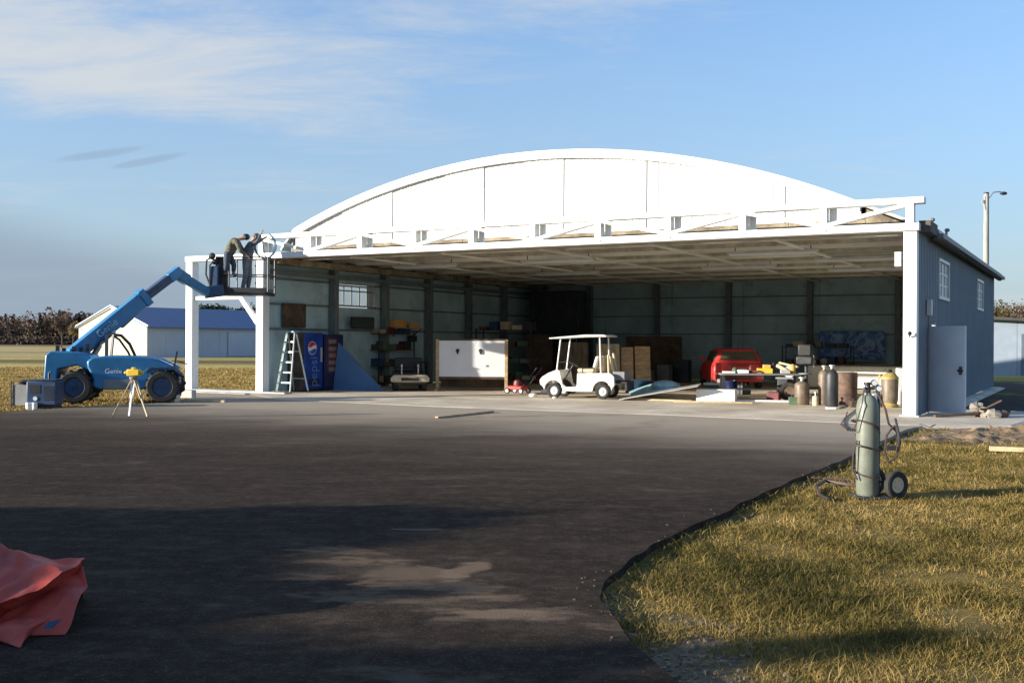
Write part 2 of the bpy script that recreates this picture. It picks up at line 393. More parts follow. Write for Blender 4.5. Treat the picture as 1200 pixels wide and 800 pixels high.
def ground_mat():
    M = bpy.data.materials.new('field_ground'); M.use_nodes = True
    N, L, n, m, ramp, mix, sstep = nodes_of(M.node_tree); b = N['Principled BSDF']
    P = n('ShaderNodeNewGeometry').outputs['Position']
    sx = n('ShaderNodeSeparateXYZ', i={0: P}); x, y = sx.outputs[0], sx.outputs[1]
    a = n('ShaderNodeTexNoise', i={'Vector': P, 'Scale': .8, 'Detail': 9, 'Roughness': .7}).outputs[0]
    f = n('ShaderNodeTexNoise', i={'Vector': P, 'Scale': 14, 'Detail': 7, 'Roughness': .75}).outputs[0]
    mp = n('ShaderNodeMapping', i={'Vector': P}); mp.inputs['Scale'].default_value = (.015, .11, 1)
    w = n('ShaderNodeTexNoise', i={'Vector': mp.outputs[0], 'Scale': 1.0, 'Detail': 6, 'Roughness': .6}).outputs[0]
    near = ramp(a, [(.34, (.11, .09, .022)), (.5, (.24, .17, .045)), (.66, (.34, .23, .09))])
    near = mix(m('MULTIPLY', sstep(f, .45, .75), .6), near, (.07, .055, .03))
    far = ramp(w, [(.35, (.26, .21, .05)), (.5, (.42, .33, .09)), (.65, (.52, .40, .15))])
    far = mix(m('MULTIPLY', sstep(a, .5, .72), .35), far, (.16, .15, .05))
    c = mix(sstep(y, 22, 42), near, far)
    yy = m('ADD', y, m('MULTIPLY', m('SUBTRACT', w, .5), 14))
    def band(y0, y1, soft, col, amt):
        nonlocal c
        k = m('MULTIPLY', sstep(yy, y0 - soft, y0 + soft), m('SUBTRACT', 1.0, sstep(yy, y1 - soft, y1 + soft)))
        c = mix(m('MULTIPLY', k, amt), c, col)
    band(70, 84, 3, (.12, .09, .05), .8)
    band(92, 215, 6, (.46, .35, .17), .75)
    band(118, 132, 4, (.22, .17, .07), .6)
    band(230, 2000, 20, (.16, .11, .07), .85)
    # bare dirt by the concrete on the right and under the lift on the left, plus painted hangar shade
    def blob(cx, cy, la, lb, amt, col, s=1.2):
        nonlocal c
        p = m('DIVIDE', m('SUBTRACT', x, cx), la); q = m('DIVIDE', m('SUBTRACT', y, cy), lb)
        e = m('ADD', m('ADD', m('MULTIPLY', p, p), m('MULTIPLY', q, q)), m('MULTIPLY', m('SUBTRACT', a, .5), 3.5))
        c = mix(m('MULTIPLY', sstep(e, s, .3), amt), c, col)
    blob(9.5, 19.0, 3.4, 2.2, .75, (.25, .19, .13)); blob(13.0, 18.5, 4, 2.5, .7, (.24, .18, .12))
    blob(15.5, 27, 4.5, 7.5, 1.0, (.085, .065, .05)); blob(21, 38, 6, 9, 1.0, (.085, .065, .05)); blob(-10, 28, 7, 3.2, .7, (.11, .085, .05)); blob(-5, 33, 6, 2, .6, (.15, .11, .07))  # first two blobs paint the hangar's shadow on the ground as dark brown
    blob(.95, 5.6, .40, .7, .85, (.21, .16, .115)); blob(1.5, 4.6, 1.1, .28, .8, (.22, .17, .12))
    L.new(c, b.inputs['Base Color']); b.inputs['Roughness'].default_value = .95; b.inputs['Specular IOR Level'].default_value = .15
    bp = n('ShaderNodeBump', i={'Height': f, 'Strength': .9, 'Distance': .06}); L.new(bp.outputs[0], b.inputs['Normal'])
    return M


def tint_mat(name, stops, rough=.8, trans=.25, attr='tint'):
    M = bpy.data.materials.new(name); M.use_nodes = True
    N, L, n, m, ramp, mix, sstep = nodes_of(M.node_tree); b = N['Principled BSDF']
    at_ = n('ShaderNodeAttribute', attribute_name=attr)
    c = ramp(at_.outputs['Fac'], stops); L.new(c, b.inputs['Base Color']); b.inputs['Roughness'].default_value = rough
    b.inputs['Specular IOR Level'].default_value = .2
    if trans:
        t = n('ShaderNodeBsdfTranslucent'); L.new(c, t.inputs[0]); mx = n('ShaderNodeMixShader', i={0: trans}); out = N['Material Output']
        L.new(b.outputs[0], mx.inputs[1]); L.new(t.outputs[0], mx.inputs[2]); L.new(mx.outputs[0], out.inputs[0])
    return M
def set_tint(o, vals):
    a = o.data.attributes.new('tint', 'FLOAT', 'FACE'); a.data.foreach_set('value', np.asarray(vals, dtype=np.float32))


def text_mesh(name, s, size, mat, parent, M, ext=.004, sx=1.0):
    cu = bpy.data.curves.new(name, 'FONT'); cu.body = s; cu.size = size; cu.extrude = ext; cu.align_x = 'CENTER'; cu.align_y = 'CENTER'; cu.resolution_u = 3
    t = bpy.data.objects.new(name, cu); COL.objects.link(t); bpy.context.view_layer.update()
    me = bpy.data.meshes.new_from_object(t); bpy.data.objects.remove(t)
    me.transform(M @ Matrix.Diagonal((sx, 1, 1, 1))); me.materials.clear(); me.materials.append(mat)
    o = bpy.data.objects.new(name, me); COL.objects.link(o); o.parent = parent; return o


# ------------------------------------------------------------------ ground, asphalt, concrete
def asphalt_poly():
    e = [G(*p) for p in ((1062, 503), (1030, 518), (985, 540), (930, 562), (885, 582), (850, 600), (818, 613), (790, 626), (765, 639), (745, 651), (727, 665), (714, 678), (706, 688), (703, 697), (705, 706), (713, 717), (726, 731), (740, 745), (757, 762), (775, 780), (800, 801), (822, 830), (838, 870))]
    pts = [Vector((p.x, p.y, 0)) for p in e]
    out = []
    for i in range(len(pts) - 1):
        for k in range(5):
            p = pts[i].lerp(pts[i + 1], k / 5); q = p + Vector((mnoise.noise(p * 2.3) * .05, mnoise.noise(p * 2.3 + Vector((9, 0, 0))) * .05, 0)) * min(1, p.y / 7)
            out.append(q)
    out.append(pts[-1])
    out += [Vector(p) for p in ((1.25, 3, 0), (1.5, 1, 0), (1.8, -6, 0), (-15, -6, 0), (-15, 20.8, 0), G(-60, 485), G(0, 483), G(70, 478), G(130, 475), G(190, 472), G(226, 466), hp(-3.4, -.4), hp(-3.4, 1), hp(12, 1), hp(19.3, -1.0))]
    return out
AP = asphalt_poly()
def ngon_slab(name, poly, z0, z1, mat, out=0.0):
    m = MB(); n = len(poly); c_ = sum((Vector((p.x, p.y, 0)) for p in poly), Vector()) / n
    m.add([(p.x, p.y, z1) for p in poly] + [(p.x + (p.x - c_.x) * out, p.y + (p.y - c_.y) * out, z0) for p in poly], [tuple(range(n))] + [(i, (i + 1) % n, (i + 1) % n + n, i + n) for i in range(n)])
    return struct(obj(name, m, mat, smooth=False, merge=False))
g = MB(); g.add([(-1500, -300, -.06), (1500, -300, -.06), (1500, 2400, -.06), (-1500, 2400, -.06)], [(0, 1, 2, 3)])
struct(obj('ground', g, ground_mat(), smooth=False))
ngon_slab('asphalt_yard', AP, -.07, 0, asphalt_mat())
cpoly = [hp(-3.6, -.7), hp(-.2, -.6), hp(3, -2.5), hp(8, -2.8), hp(14, -2.5), hp(18.9, -2.7), hp(20.6, -1.6), hp(20.9, .9), hp(20.8, 3.2), hp(18.9, 3.4), hp(18.9, DEP), hp(0, DEP), hp(0, .9), hp(-3.6, .9)]
ngon_slab('concrete_apron', cpoly, -.05, .006, M_['conc'], .02)
# pale footing strip beside the door rail
st = MB(); st.T = Matrix.Translation(F0)
st.hb(-3.3, 1.2, -.38, -.12, .006, .05); st.hb(-2.2, .4, -1.15, -.95, .006, .03); struct(obj('concrete_strip', st, pmat('pale_concrete', (.50, .49, .46), .85, var=.2, scale=4, bump=.2), bevel=.01))

# ------------------------------------------------------------------ grass
def inpoly(X, Y, poly):
    ins = np.zeros(len(X), bool); n = len(poly)
    for i in range(n):
        a, b = poly[i], poly[(i + 1) % n]
        c = ((a.y > Y) != (b.y > Y)) & (X < (b.x - a.x) * (Y - a.y) / (b.y - a.y + 1e-12) + a.x); ins ^= c
    return ins
def nz(X, Y, s, o=0): return np.array([mnoise.noise((x * s + o, y * s, o)) for x, y in zip(X, Y)])
def blades(name, X, Y, hgt, wid, tint, mat):
    n = len(X); ang = rng.uniform(0, 2 * PI, n); lean = rng.uniform(.2, 1.7, n) * hgt; la = rng.uniform(0, 2 * PI, n)
    b = np.stack([X, Y, np.full(n, -.06)], 1)
    w = np.stack([np.cos(ang) * wid, np.sin(ang) * wid, np.zeros(n)], 1)
    md = b + np.stack([np.cos(la) * lean * .35, np.sin(la) * lean * .35, hgt * .6], 1)
    tp = b + np.stack([np.cos(la) * lean, np.sin(la) * lean, hgt], 1)
    V = np.stack([b - w, b + w, md - w * .7, md + w * .7, tp], 1).reshape(-1, 3)
    i = np.arange(n)[:, None] * 5
    Fc = np.concatenate([i + np.array([0, 1, 3]), i + np.array([0, 3, 2]), i + np.array([2, 3, 4])], 1).reshape(-1, 3)
    o = rawobj(name, V, Fc, mat); set_tint(o, np.repeat(tint, 3)); struct(o, 'stuff'); return o
gm = tint_mat('grass_blades', [(0, (.050, .046, .014)), (.3, (.125, .102, .026)), (.6, (.25, .178, .050)), (1, (.42, .29, .115))])
cone = lambda X, Y, mrg=.3: (np.abs(X) < .5 * Y + mrg + .6)
N1 = 680000
d = 4.0 * (24 / 4.0) ** (rng.random(N1) ** .85); X = rng.uniform(-.02, .56, N1) * d; Y = d
apron_l = cpoly
keep = ~inpoly(X, Y, AP) & ~inpoly(X - .03, Y, AP) & ~inpoly(X, Y, apron_l) & cone(X, Y)
dens = nz(X[keep], Y[keep], 1.3); d2 = nz(X[keep], Y[keep], 4.5, 5)
X, Y = X[keep], Y[keep]
bare = .8 * np.exp(-(((X - .95) / .33) ** 2 + ((Y - 5.5) / .55) ** 2)) + .7 * np.exp(-(((X - 1.5) / .9) ** 2 + ((Y - 4.6) / .2) ** 2)) + .55 * np.exp(-(((X - 10.5) / 4) ** 2 + ((Y - 18.8) / 1.6) ** 2))
k2 = rng.random(len(X)) < np.clip(.75 + dens * .9 + d2 * .7 - bare * 1.2, .04, 1)
X, Y, dens, d2 = X[k2], Y[k2], dens[k2], d2[k2]
big_ = nz(X, Y, .55, 9); tn = np.clip(.52 - dens * .4 + d2 * .35 - big_ * .35 + rng.normal(0, .17, len(X)), 0, 1)
green = np.exp(-(((X - 1.7) / .9) ** 2 + ((Y - 7.3) / .7) ** 2)); tn = np.clip(tn - green * .35, 0, 1)
hg = rng.uniform(.006, .019, len(X)) * (1 + .9 * np.clip(dens, -.6, 1)) + rng.random(len(X)) ** 14 * .07
blades('lawn_grass', X, Y, hg, (.0007 + .00030 * Y), tn, gm)
N2 = 60000
d = 23 * (60 / 23) ** rng.random(N2); X = rng.uniform(-.54, -.12, N2) * d; Y = d
k = ~inpoly(X, Y, AP) & ~inpoly(X, Y, [hp(-4, -1.5), hp(19, -3), hp(21, 19), hp(0, 19), hp(0, 1.2), hp(-3.7, 1.2)]); X, Y = X[k], Y[k]
dn = nz(X, Y, .6)
blades('field_grass', X, Y, rng.uniform(.03, .08, len(X)), .001 + .0006 * Y, np.clip(.80 - dn * .5 + rng.normal(0, .15, len(X)), 0, 1), gm)
# loose chippings and crumbs spilled along the asphalt edge
cn = MB()
for i in range(130):
    t = random.random(); k = random.randrange(0, 108); a = AP[k].lerp(AP[k + 1], t)
    s = random.uniform(.004, .012) * (1 + a.y * .04); p = Vector((a.x + random.gauss(.05, .12), a.y + random.gauss(-.02, .10), -.045))
    cn.ell((p.x, p.y, p.z + (.048 if inpoly(np.array([p.x]), np.array([p.y]), AP)[0] else 0)), (s, s * .8, s * .6), 5, 3, .2)
struct(obj('loose_gravel', cn, pmat('dark_chippings', (.09, .075, .06), .95, var=.4, scale=9), smooth=False), 'stuff')

cl = MB()
for i in range(620):
    k = random.random()
    if k < .45: x, y = random.gauss(.98, .20), random.gauss(5.55, .38)
    elif k < .75: x, y = random.gauss(1.5, .55), random.gauss(4.62, .14)
    else:
        j = random.randrange(55, 105); a = AP[j]; x, y = a.x + abs(random.gauss(.05, .09)), a.y + random.gauss(0, .08)
    if inpoly(np.array([x]), np.array([y]), AP)[0]: continue
    s_ = random.uniform(.006, .024) * (.6 + random.random() ** 3); cl.ell((x, y, -.058 + s_ * .2), (s_, s_ * .8, s_ * .55), 6, 3, .25)
struct(obj('soil_crumbs', cl, pmat('sandy_soil', (.21, .155, .105), .95, var=.45, scale=14), smooth=False), 'stuff')

# ------------------------------------------------------------------ hangar
hang = thing('hangar', 'big open aircraft hangar with white arched gable, white door truss and blue grey side wall', 'hangar', F0)
L_ = HL
# columns
def col(u, v=0, w=.28, z1=4.05, name='column', mat='white'):
    m = MB(); m.hb(u - w / 2, u + w / 2, v - w / 2, v + w / 2, 0, z1); c = obj(name, m, M_[mat], hang, bevel=.012)
    b = MB(); b.hb(u - w / 2 - .06, u + w / 2 + .06, v - w / 2 - .06, v + w / 2 + .06, .006, .035); obj('base_plate', b, M_['lgrey'], c)
    return c
col(0); col(L_ + .02); co = col(-2.92)
ZB0, ZB1, ZT0, ZT1 = 4.07, 4.24, 4.66, 4.80
m = MB(); m.hb(-3.1, L_ + .2, -.14, .14, ZB0, ZB1); bc = obj('bottom_chord', m, M_['white'], hang, bevel=.01)
m = MB(); m.hb(-.1, L_ + .3, -.14, .14, ZT0, ZT1); obj('top_chord', m, M_['white'], hang, bevel=.01)
for i in range(11):
    u = L_ * i / 10; m = MB(); m.hb(u - .085, u + .085, -.12, .12, ZB1 - .003, ZT0 + .003); obj('truss_vertical', m, M_['white'], hang, bevel=.006)
for i in range(10):
    u = L_ * i / 10; m = MB(); m.hb(u + .087, u + .25, .141, .19, ZB1 - .04, ZT0 + .04); obj('rear_shade_plate', m, M_['white'], hang, bevel=.004)  # plates added behind the verticals to catch their shade as grey strips
for i in range(10):
    a, b = (i, i + 1); za, zb = (ZT0 - .02, ZB1 + .03) if i % 2 == 0 else (ZB1 + .03, ZT0 - .02)
    ua, ub = L_ * a / 10 + .085, L_ * b / 10 - .085
    m = MB(); P = hp(ua, 0, za) - F0; Q = hp(ub, 0, zb) - F0; m.bar(P, Q, .22, .085); obj('truss_diagonal', m, M_['white'], hang)
for i in range(10):
    for j in (0,):
        u = L_ * (i + .5) / 10; m = MB(); m.lathe([(.03, -.165), (.03, -.138)], 8, tuple(hp(L_ * i / 10 + .02, 0, ZB0 + .08) - F0), 'Y'); obj('bolt', m, M_['lgrey'], hang)
# knee braces at the outrigger bay
m = MB(); m.bar(hp(-.18, 0, 2.12) - F0, hp(-.86, 0, 2.92) - F0, .12, .14); obj('knee_brace', m, M_['white'], hang)
# second rail over the outrigger columns
m = MB(); m.hb(-2.74, -.80, -.06, .06, 2.86, 2.97); obj('door_rail', m, M_['white'], hang)

# arch profile
PC, PR, PZ = 8.45, 21.0, 6.80
def arcz(u): return PZ - (PR - math.sqrt(PR * PR - (u - PC) ** 2))
def roofz(u):
    if u < .05: return arcz(.05) + (u - .05) * 1.15
    if u > 17.2: return arcz(17.2) - (u - 17.2) * .42
    return arcz(u)
GV = 1.4
us = [0.05 + (17.15) * i / 48 for i in range(49)]
# gable panels (individual sheets, standing at slightly different depths)
edges = [.05, 1.9, 3.75, 5.6, 6.9, 8.2, 9.4, 10.6, 11.8, 13.6, 15.4, 17.2]
for i in range(len(edges) - 1):
    a, b = edges[i], edges[i + 1]; off = (i % 2) * .03
    m = MB(); n_ = 8; top = [(a + .003 + (b - a - .006) * k / n_) for k in range(n_ + 1)]
    poly = [(a + .003, 4.54), (b - .003, 4.54)] + [(u, arcz(u) - .02) for u in reversed(top)]
    vs = [hp(p[0], GV - off, p[1]) - F0 for p in poly] + [hp(p[0], GV + .08, p[1]) - F0 for p in poly]; n2 = len(poly)
    m.add(vs, [tuple(range(n2)), tuple(reversed(range(n2, 2 * n2)))] + [(k, k + n2, (k + 1) % n2 + n2, (k + 1) % n2) for k in range(n2)])
    gp = obj('gable_panel', m, M_['gable'], hang, smooth=False)
    for k in range(1, 6):
        u = a + (b - a) * k / 6; r = MB(); r.hb(u - .02, u + .02, GV - off - .014, GV - off - .001, 4.56, arcz(u) - .06); obj('rib', r, M_['gable'], gp)
# weathered lower band behind the truss, with the lower corners
for a, b in ((-.1, 3), (3, 6.2), (6.2, 9.3), (9.3, 12.4), (12.4, 15.5), (15.5, 17.3)):
    m = MB(); m.hb(a + .006, b - .006, GV - .02, GV + .06, 4.2, 4.53); obj('weathered_board', m, M_['tan'], hang)
def quadwall(name, pts, v0, v1, mat):
    m = MB(); n2 = len(pts); m.add([hp(p[0], v0, p[1]) - F0 for p in pts] + [hp(p[0], v1, p[1]) - F0 for p in pts], [tuple(range(n2)), tuple(reversed(range(n2, 2 * n2)))] + [(k, k + n2, (k + 1) % n2 + n2, (k + 1) % n2) for k in range(n2)])
    return obj(name, m, mat, hang, smooth=False)
quadwall('corner_board', [(17.3, 4.2), (L_ + .15, 4.2), (L_ + .15, roofz(L_ + .15) - .1), (17.3, roofz(17.3) - .06)], GV - .01, GV + .06, M_['tan'])
# white fascia along the arch
def strip(name, ulist, zt, zb, v0, v1, mat):
    m = MB(); n2 = len(ulist); V = []
    for u in ulist: V += [hp(u, v0, zt(u)) - F0, hp(u, v1, zt(u)) - F0, hp(u, v1, zb(u)) - F0, hp(u, v0, zb(u)) - F0]
    Fs = [(0, 1, 2, 3), tuple(4 * (n2 - 1) + k for k in (3, 2, 1, 0))]
    for i in range(n2 - 1):
        for k in range(4): Fs.append((4 * i + k, 4 * i + 4 + k, 4 * i + 4 + (k + 1) % 4, 4 * i + (k + 1) % 4))
    m.add(V, Fs); return obj(name, m, mat, hang)
strip('arch_fascia', us, lambda u: arcz(u) + .05, lambda u: arcz(u) - .18, GV - .14, GV - .035, M_['gable'])
ru = [-.45, .05] + us[1:] + [18.0, L_ + .42]
strip('roof', ru, lambda u: roofz(u) + .045, lambda u: roofz(u) - .03, GV - .12, DEP + .5, M_['roof'])
m = MB(); m.hb(L_ + .30, L_ + .40, GV - .15, DEP + .48, roofz(L_ + .4) - .2, roofz(L_ + .4) - .035); obj('eave_board', m, M_['eave'], hang)
m = MB(); m.hb(L_ + .16, L_ + .40, .1, GV - .16, 4.05, 4.30); obj('corner_eave', m, M_['eave'], hang)
m = MB(); m.hb(L_ + .40, L_ + .52, GV - .15, DEP + .5, roofz(L_ + .4) - .16, roofz(L_ + .4) - .06); obj('gutter', m, M_['grey'], hang)
# ledge between truss and gable
m = MB(); m.hb(-.1, L_ + .15, .145, GV - .025, 4.16, 4.20); obj('canopy_deck', m, M_['tan'], hang)
# ceiling sheets and purlins
for i in range(6):
    m = MB(); m.hb(.08 + i * (L_ - .2) / 6 + .004, .08 + (i + 1) * (L_ - .2) / 6 - .004, .16 if False else GV - .02, DEP - .05, 4.25, 4.28); obj('ceiling_sheet', m, M_['ceil'], hang)
for i in range(15):
    v = .35 + i * 1.22; m = MB(); m.hb(.1, L_ - .12, v, v + .07, 4.08 if v < GV else 4.12, 4.155 if v < GV else 4.245); obj('purlin', m, M_['ceil'] if i % 2 else M_['purlin'], hang)
for i in range(1, 6):
    u = L_ * i / 6; m = MB(); m.hb(u - .05, u + .05, .3, DEP - .1, 4.03, 4.075); obj('ceiling_tie', m, M_['ceil'], hang)
# side wall (right): ribbed sheets
E_ = [.18, 1.4, 2.4, 3.0, 4.0, 5.0, 6, 7, 8, 9, 10, 11, 12, 13, 14, 15, 16, 17, DEP]
def sheet(u, a, b, z0, z1, mat, sgn=1, name='siding_panel'):
    m = MB(); pr = []; n_ = max(2, round((b - a) / .25)); st_ = (b - a - .01) / n_
    for k in range(n_):
        x = a + .005 + k * st_; pr += [(x, 0), (x + st_ * .62, 0), (x + st_ * .72, .022), (x + st_ * .9, .022)]
    pr.append((b - .005, 0)); n2 = len(pr); V = []
    for v, o in pr: V += [hp(u + sgn * o, v, z0) - F0, hp(u + sgn * o, v, z1) - F0, hp(u + sgn * o - sgn * .03, v, z1) - F0, hp(u + sgn * o - sgn * .03, v, z0) - F0]
    Fs = [(0, 1, 2, 3), tuple(4 * (n2 - 1) + k for k in (3, 2, 1, 0))]
    for i in range(n2 - 1):
        for k in range(4): Fs.append((4 * i + k, 4 * i + 4 + k, 4 * i + 4 + (k + 1) % 4, 4 * i + (k + 1) % 4))
    m.add(V, Fs); return obj(name, m, mat, hang, smooth=False)
UW = L_ + .17
for a, b in zip(E_[:-1], E_[1:]):
    ztop = 4.12
    if a == 1.4: sheet(UW, a, b, 2.05, ztop, M_['siding'])
    elif 3 <= a < 5 or 12 <= a < 14: sheet(UW, a, b, .02, 2.7, M_['siding']); sheet(UW, a, b, 3.7, ztop, M_['siding'])
    else: sheet(UW, a, b, .02, ztop, M_['siding'])
# inner side of right wall and the back wall, in bays and rows
ZR = [.02, 1.95, 2.72, 3.5, 4.2]
for i in range(6):
    for z0, z1 in zip(ZR[:-1], ZR[1:]):
        a, b = L_ * i / 6 + .01, L_ * (i + 1) / 6 - .01
        m = MB(); m.hb(a, b, DEP - .06, DEP - .02, z0 + .008, z1 - .008); obj('wall_panel', m, M_['teal'], hang)
        va, vb = DEP * i / 6 + .12 * (i == 0), DEP * (i + 1) / 6
        if not (i in (1,) and z0 == 2.72):
            m = MB(); m.hb(.0, .04, va + .01, vb - .07 * (i == 5) - .01, z0 + .008, z1 - .008); obj('wall_panel', m, M_['teal'], hang)
        if i not in (0, 1, 4):
            m = MB(); m.hb(L_ + .06, L_ + .10, va + .01, vb - .07 * (i == 5) - .01, z0 + .008, z1 - .008); obj('wall_panel', m, M_['teal'], hang)
for z in ZR[1:-1]:
    m = MB(); m.hb(.1, L_ - .05, DEP - .12, DEP - .065, z - .02, z + .02); obj('girt', m, M_['girt'], hang)
    if z not in (2.72, 3.5):
        m = MB(); m.hb(.045, .10, .2, DEP - .13, z - .03, z + .03); obj('girt', m, M_['girt'], hang)
    else:
        for a, b in ((.2, 3.4), (5.5, DEP - .13)):
            m = MB(); m.hb(.045, .10, a, b, z - .03, z + .03); obj('girt', m, M_['girt'], hang)
    
for t in (.13, .30, .47, .65, .83):
    m = MB(); m.hb(t * L_ - .10, t * L_ + .10, DEP - .34, DEP - .125, .006, 4.2); obj('steel_post', m, M_['girt'], hang)
for v in (3.09, 5.87, 8.6, 11.4, 14.2, 17.0):
    m = MB(); m.hb(.105, .33, v - .10, v + .10, .006, 4.2); obj('steel_post', m, M_['girt'], hang)
    m = MB(); m.hb(L_ - .25, L_ - .02, v - .10, v + .10, .006, 4.2); obj('steel_post', m, M_['girt'], hang)
m = MB(); m.hb(.04, .45, .2, DEP - .4, 3.92, 4.10); obj('haunch_beam', m, M_['tan'], hang)
m = MB(); m.hb(.10, .32, .2, DEP - .4, 3.62, 3.74); obj('pipe_run', m, M_['girt'], hang)
# exterior skins of left and back walls
for i in range(18):
    a, b = .18 + i * (DEP - .18) / 18, .18 + (i + 1) * (DEP - .18) / 18
    if 3.3 < (a + b) / 2 < 5.6: sheet(-.10, a, b, .02, 2.7, M_['siding'], -1); sheet(-.10, a, b, 3.5, 4.2, M_['siding'], -1)
    else: sheet(-.10, a, b, .02, 4.2, M_['siding'], -1)
for i in range(9):
    a, b = i * L_ / 9, (i + 1) * L_ / 9; m = MB()
    poly = [(a + .005, .02), (b - .005, .02), (b - .005, roofz(b) - .1), ((a + b) / 2, roofz((a + b) / 2) - .06), (a + .005, roofz(a) - .1)]
    n2 = 5; m.add([hp(p[0], DEP + .02, p[1]) - F0 for p in poly] + [hp(p[0], DEP + .08, p[1]) - F0 for p in poly], [tuple(range(n2)), tuple(reversed(range(n2, 2 * n2)))] + [(k, k + n2, (k + 1) % n2 + n2, (k + 1) % n2) for k in range(n2)])
    obj('rear_siding_panel', m, M_['siding'], hang, smooth=False)
# closing strips under the roof at both sides
m = MB(); m.hb(-.13, -.07, GV, DEP, 4.205, roofz(-.1) - .04); obj('side_closure', m, M_['siding'], hang)
m = MB(); m.hb(UW - .05, UW - .01, GV, DEP, 4.125, roofz(UW) - .045); obj('side_closure', m, M_['eave'], hang)
# windows in right wall
def window_r(v0, v1, z0, z1, cols, rows):
    m = MB(); w = .07
    for a, b, c, e in ((v0, v1, z0, z0 + w), (v0, v1, z1 - w, z1), (v0, v0 + w, z0 + w, z1 - w), (v1 - w, v1, z0 + w, z1 - w)): m.hb(UW - .04, UW + .05, a, b, c, e)
    f = obj('window', m, M_['lgrey'], hang)
    pv = (v1 - v0 - 2 * w) / cols; pz = (z1 - z0 - 2 * w) / rows
    for i in range(cols):
        for j in range(rows):
            q = MB(); q.hb(UW - .01, UW, v0 + w + i * pv + .02, v0 + w + (i + 1) * pv - .02, z0 + w + j * pz + .02, z0 + w + (j + 1) * pz - .02); obj('pane', q, M_['wpane'], f)
    q = MB()
    for i in range(1, cols): q.hb(UW - .015, UW + .02, v0 + w + i * pv - .025, v0 + w + i * pv + .025, z0 + w, z1 - w)
    for j in range(1, rows): q.hb(UW - .02, UW + .015, v0 + w, v1 - w, z0 + w + j * pz - .025, z0 + w + j * pz + .025)
    obj('glazing_bar', q, M_['lgrey'], f)
window_r(3.02, 4.98, 2.7, 3.7, 3, 3); window_r(12.02, 13.98, 2.7, 3.7, 3, 3)
# window in left wall, steel sash with sky behind
f = MB(); V0, V1, Z0, Z1 = 3.4, 5.5, 2.75, 3.47
for a, b, c, e in ((V0, V1, Z0, Z0 + .05), (V0, V1, Z1 - .05, Z1), (V0, V0 + .05, Z0 + .05, Z1 - .05), (V1 - .05, V1, Z0 + .05, Z1 - .05)): f.hb(-.06, .08, a, b, c, e)
f = obj('window', f, M_['lgrey'], hang)
q = MB()
for i in range(1, 5): q.hb(.0, .03, V0 + (V1 - V0) * i / 5 - .02, V0 + (V1 - V0) * i / 5 + .02, Z0 + .05, Z1 - .05)
q.hb(-.004, .034, V0 + .05, V1 - .05, 3.26, 3.30); obj('glazing_bar', q, M_['girt'], f)
for i in range(5):
    q = MB(); q.hb(.008, .014, V0 + (V1 - V0) * i / 5 + .03, V0 + (V1 - V0) * (i + 1) / 5 - .03, Z0 + .05, Z1 - .05); obj('pane', q, M_['pane'], f)
m = MB(); m.hb(.0, .04, 3.02, 3.39, 2.73, 3.49); obj('wall_panel', m, M_['teal'], hang)
m = MB(); m.hb(.0, .04, 5.51, 6.06, 2.73, 3.49); obj('wall_panel', m, M_['teal'], hang)
# door, standing open outwards
Pd = hp(UW + .05, 1.42) - F0; Qd = Vector((10.05, 22.82, 0)) - F0
dm = MB(); dv = (Qd - Pd).normalized() * .98; dm.bar(Pd + Vector((0, 0, 1.02)), Pd + dv + Vector((0, 0, 1.02)), .045, 1.96); dr = obj('door', dm, M_['door'], hang, bevel=.004)
nrm = dv.cross(Vector((0, 0, 1))).normalized()
if nrm.y > 0: nrm = -nrm
hm = MB(); c = Pd + dv * .90 + nrm * .05 + Vector((0, 0, 1.0)); hm.bar(c - dv.normalized() * .07, c + dv.normalized() * .05, .05, .05); hm.bar(c + Vector((0, 0, -.09)), c + Vector((0, 0, .09)), .03, .06); obj('handle', hm, M_['dark'], dr)
fm = MB(); fm.hb(UW - .04, UW + .04, 1.36, 1.405, .006, 2.1); fm.hb(UW - .04, UW + .04, 2.395, 2.44, .006, 2.1); obj('door_frame', fm, M_['lgrey'], hang)
# meter and conduit beside the door
m = MB(); m.hb(UW + .03, UW + .13, 1.05, 1.22, 2.25, 2.6); obj('meter_box', m, M_['lgrey'], hang)
m = MB(); a = hp(UW + .07, 1.13) - F0; m.tube([a + Vector((0, 0, .05)), a + Vector((0, 0, 2.24))], .02, 6); obj('conduit', m, M_['grey'], hang)
# small fixtures: roof vents, junction boxes
for v, h in ((1.7, .20), (4.4, .22)):
    m = MB(); c = hp(L_ + .2, v, 0) - F0; z = roofz(L_ + .2); m.tube([c + Vector((0, 0, z)), c + Vector((0, 0, z + h)), c + Vector((.03, 0, z + h + .02))], .03, 6); m.ell((c.x + .02, c.y, z + h + .03), (.07, .07, .05), 8, 5); obj('vent_pipe', m, M_['grey'], hang)
m = MB(); m.hb(7.4, 7.75, GV - .1, GV + .3, arcz(7.5) + .04, arcz(7.5) + .08); obj('ridge_cap', m, M_['grey'], hang)
m = MB(); m.hb(L_ - .32, L_ - .19, -.05, .15, 3.3, 3.62); obj('junction_box', m, M_['lgrey'], hang)
m = MB(); m.tube([hp(L_ + .02, -.18, 1.75) - F0, hp(L_ + .04, -.26, 1.8) - F0], .02, 6); m.ell(tuple(hp(L_ + .04, -.27, 1.82) - F0), (.05, .04, .05), 8, 5); obj('door_hook', m, M_['dark'], hang)

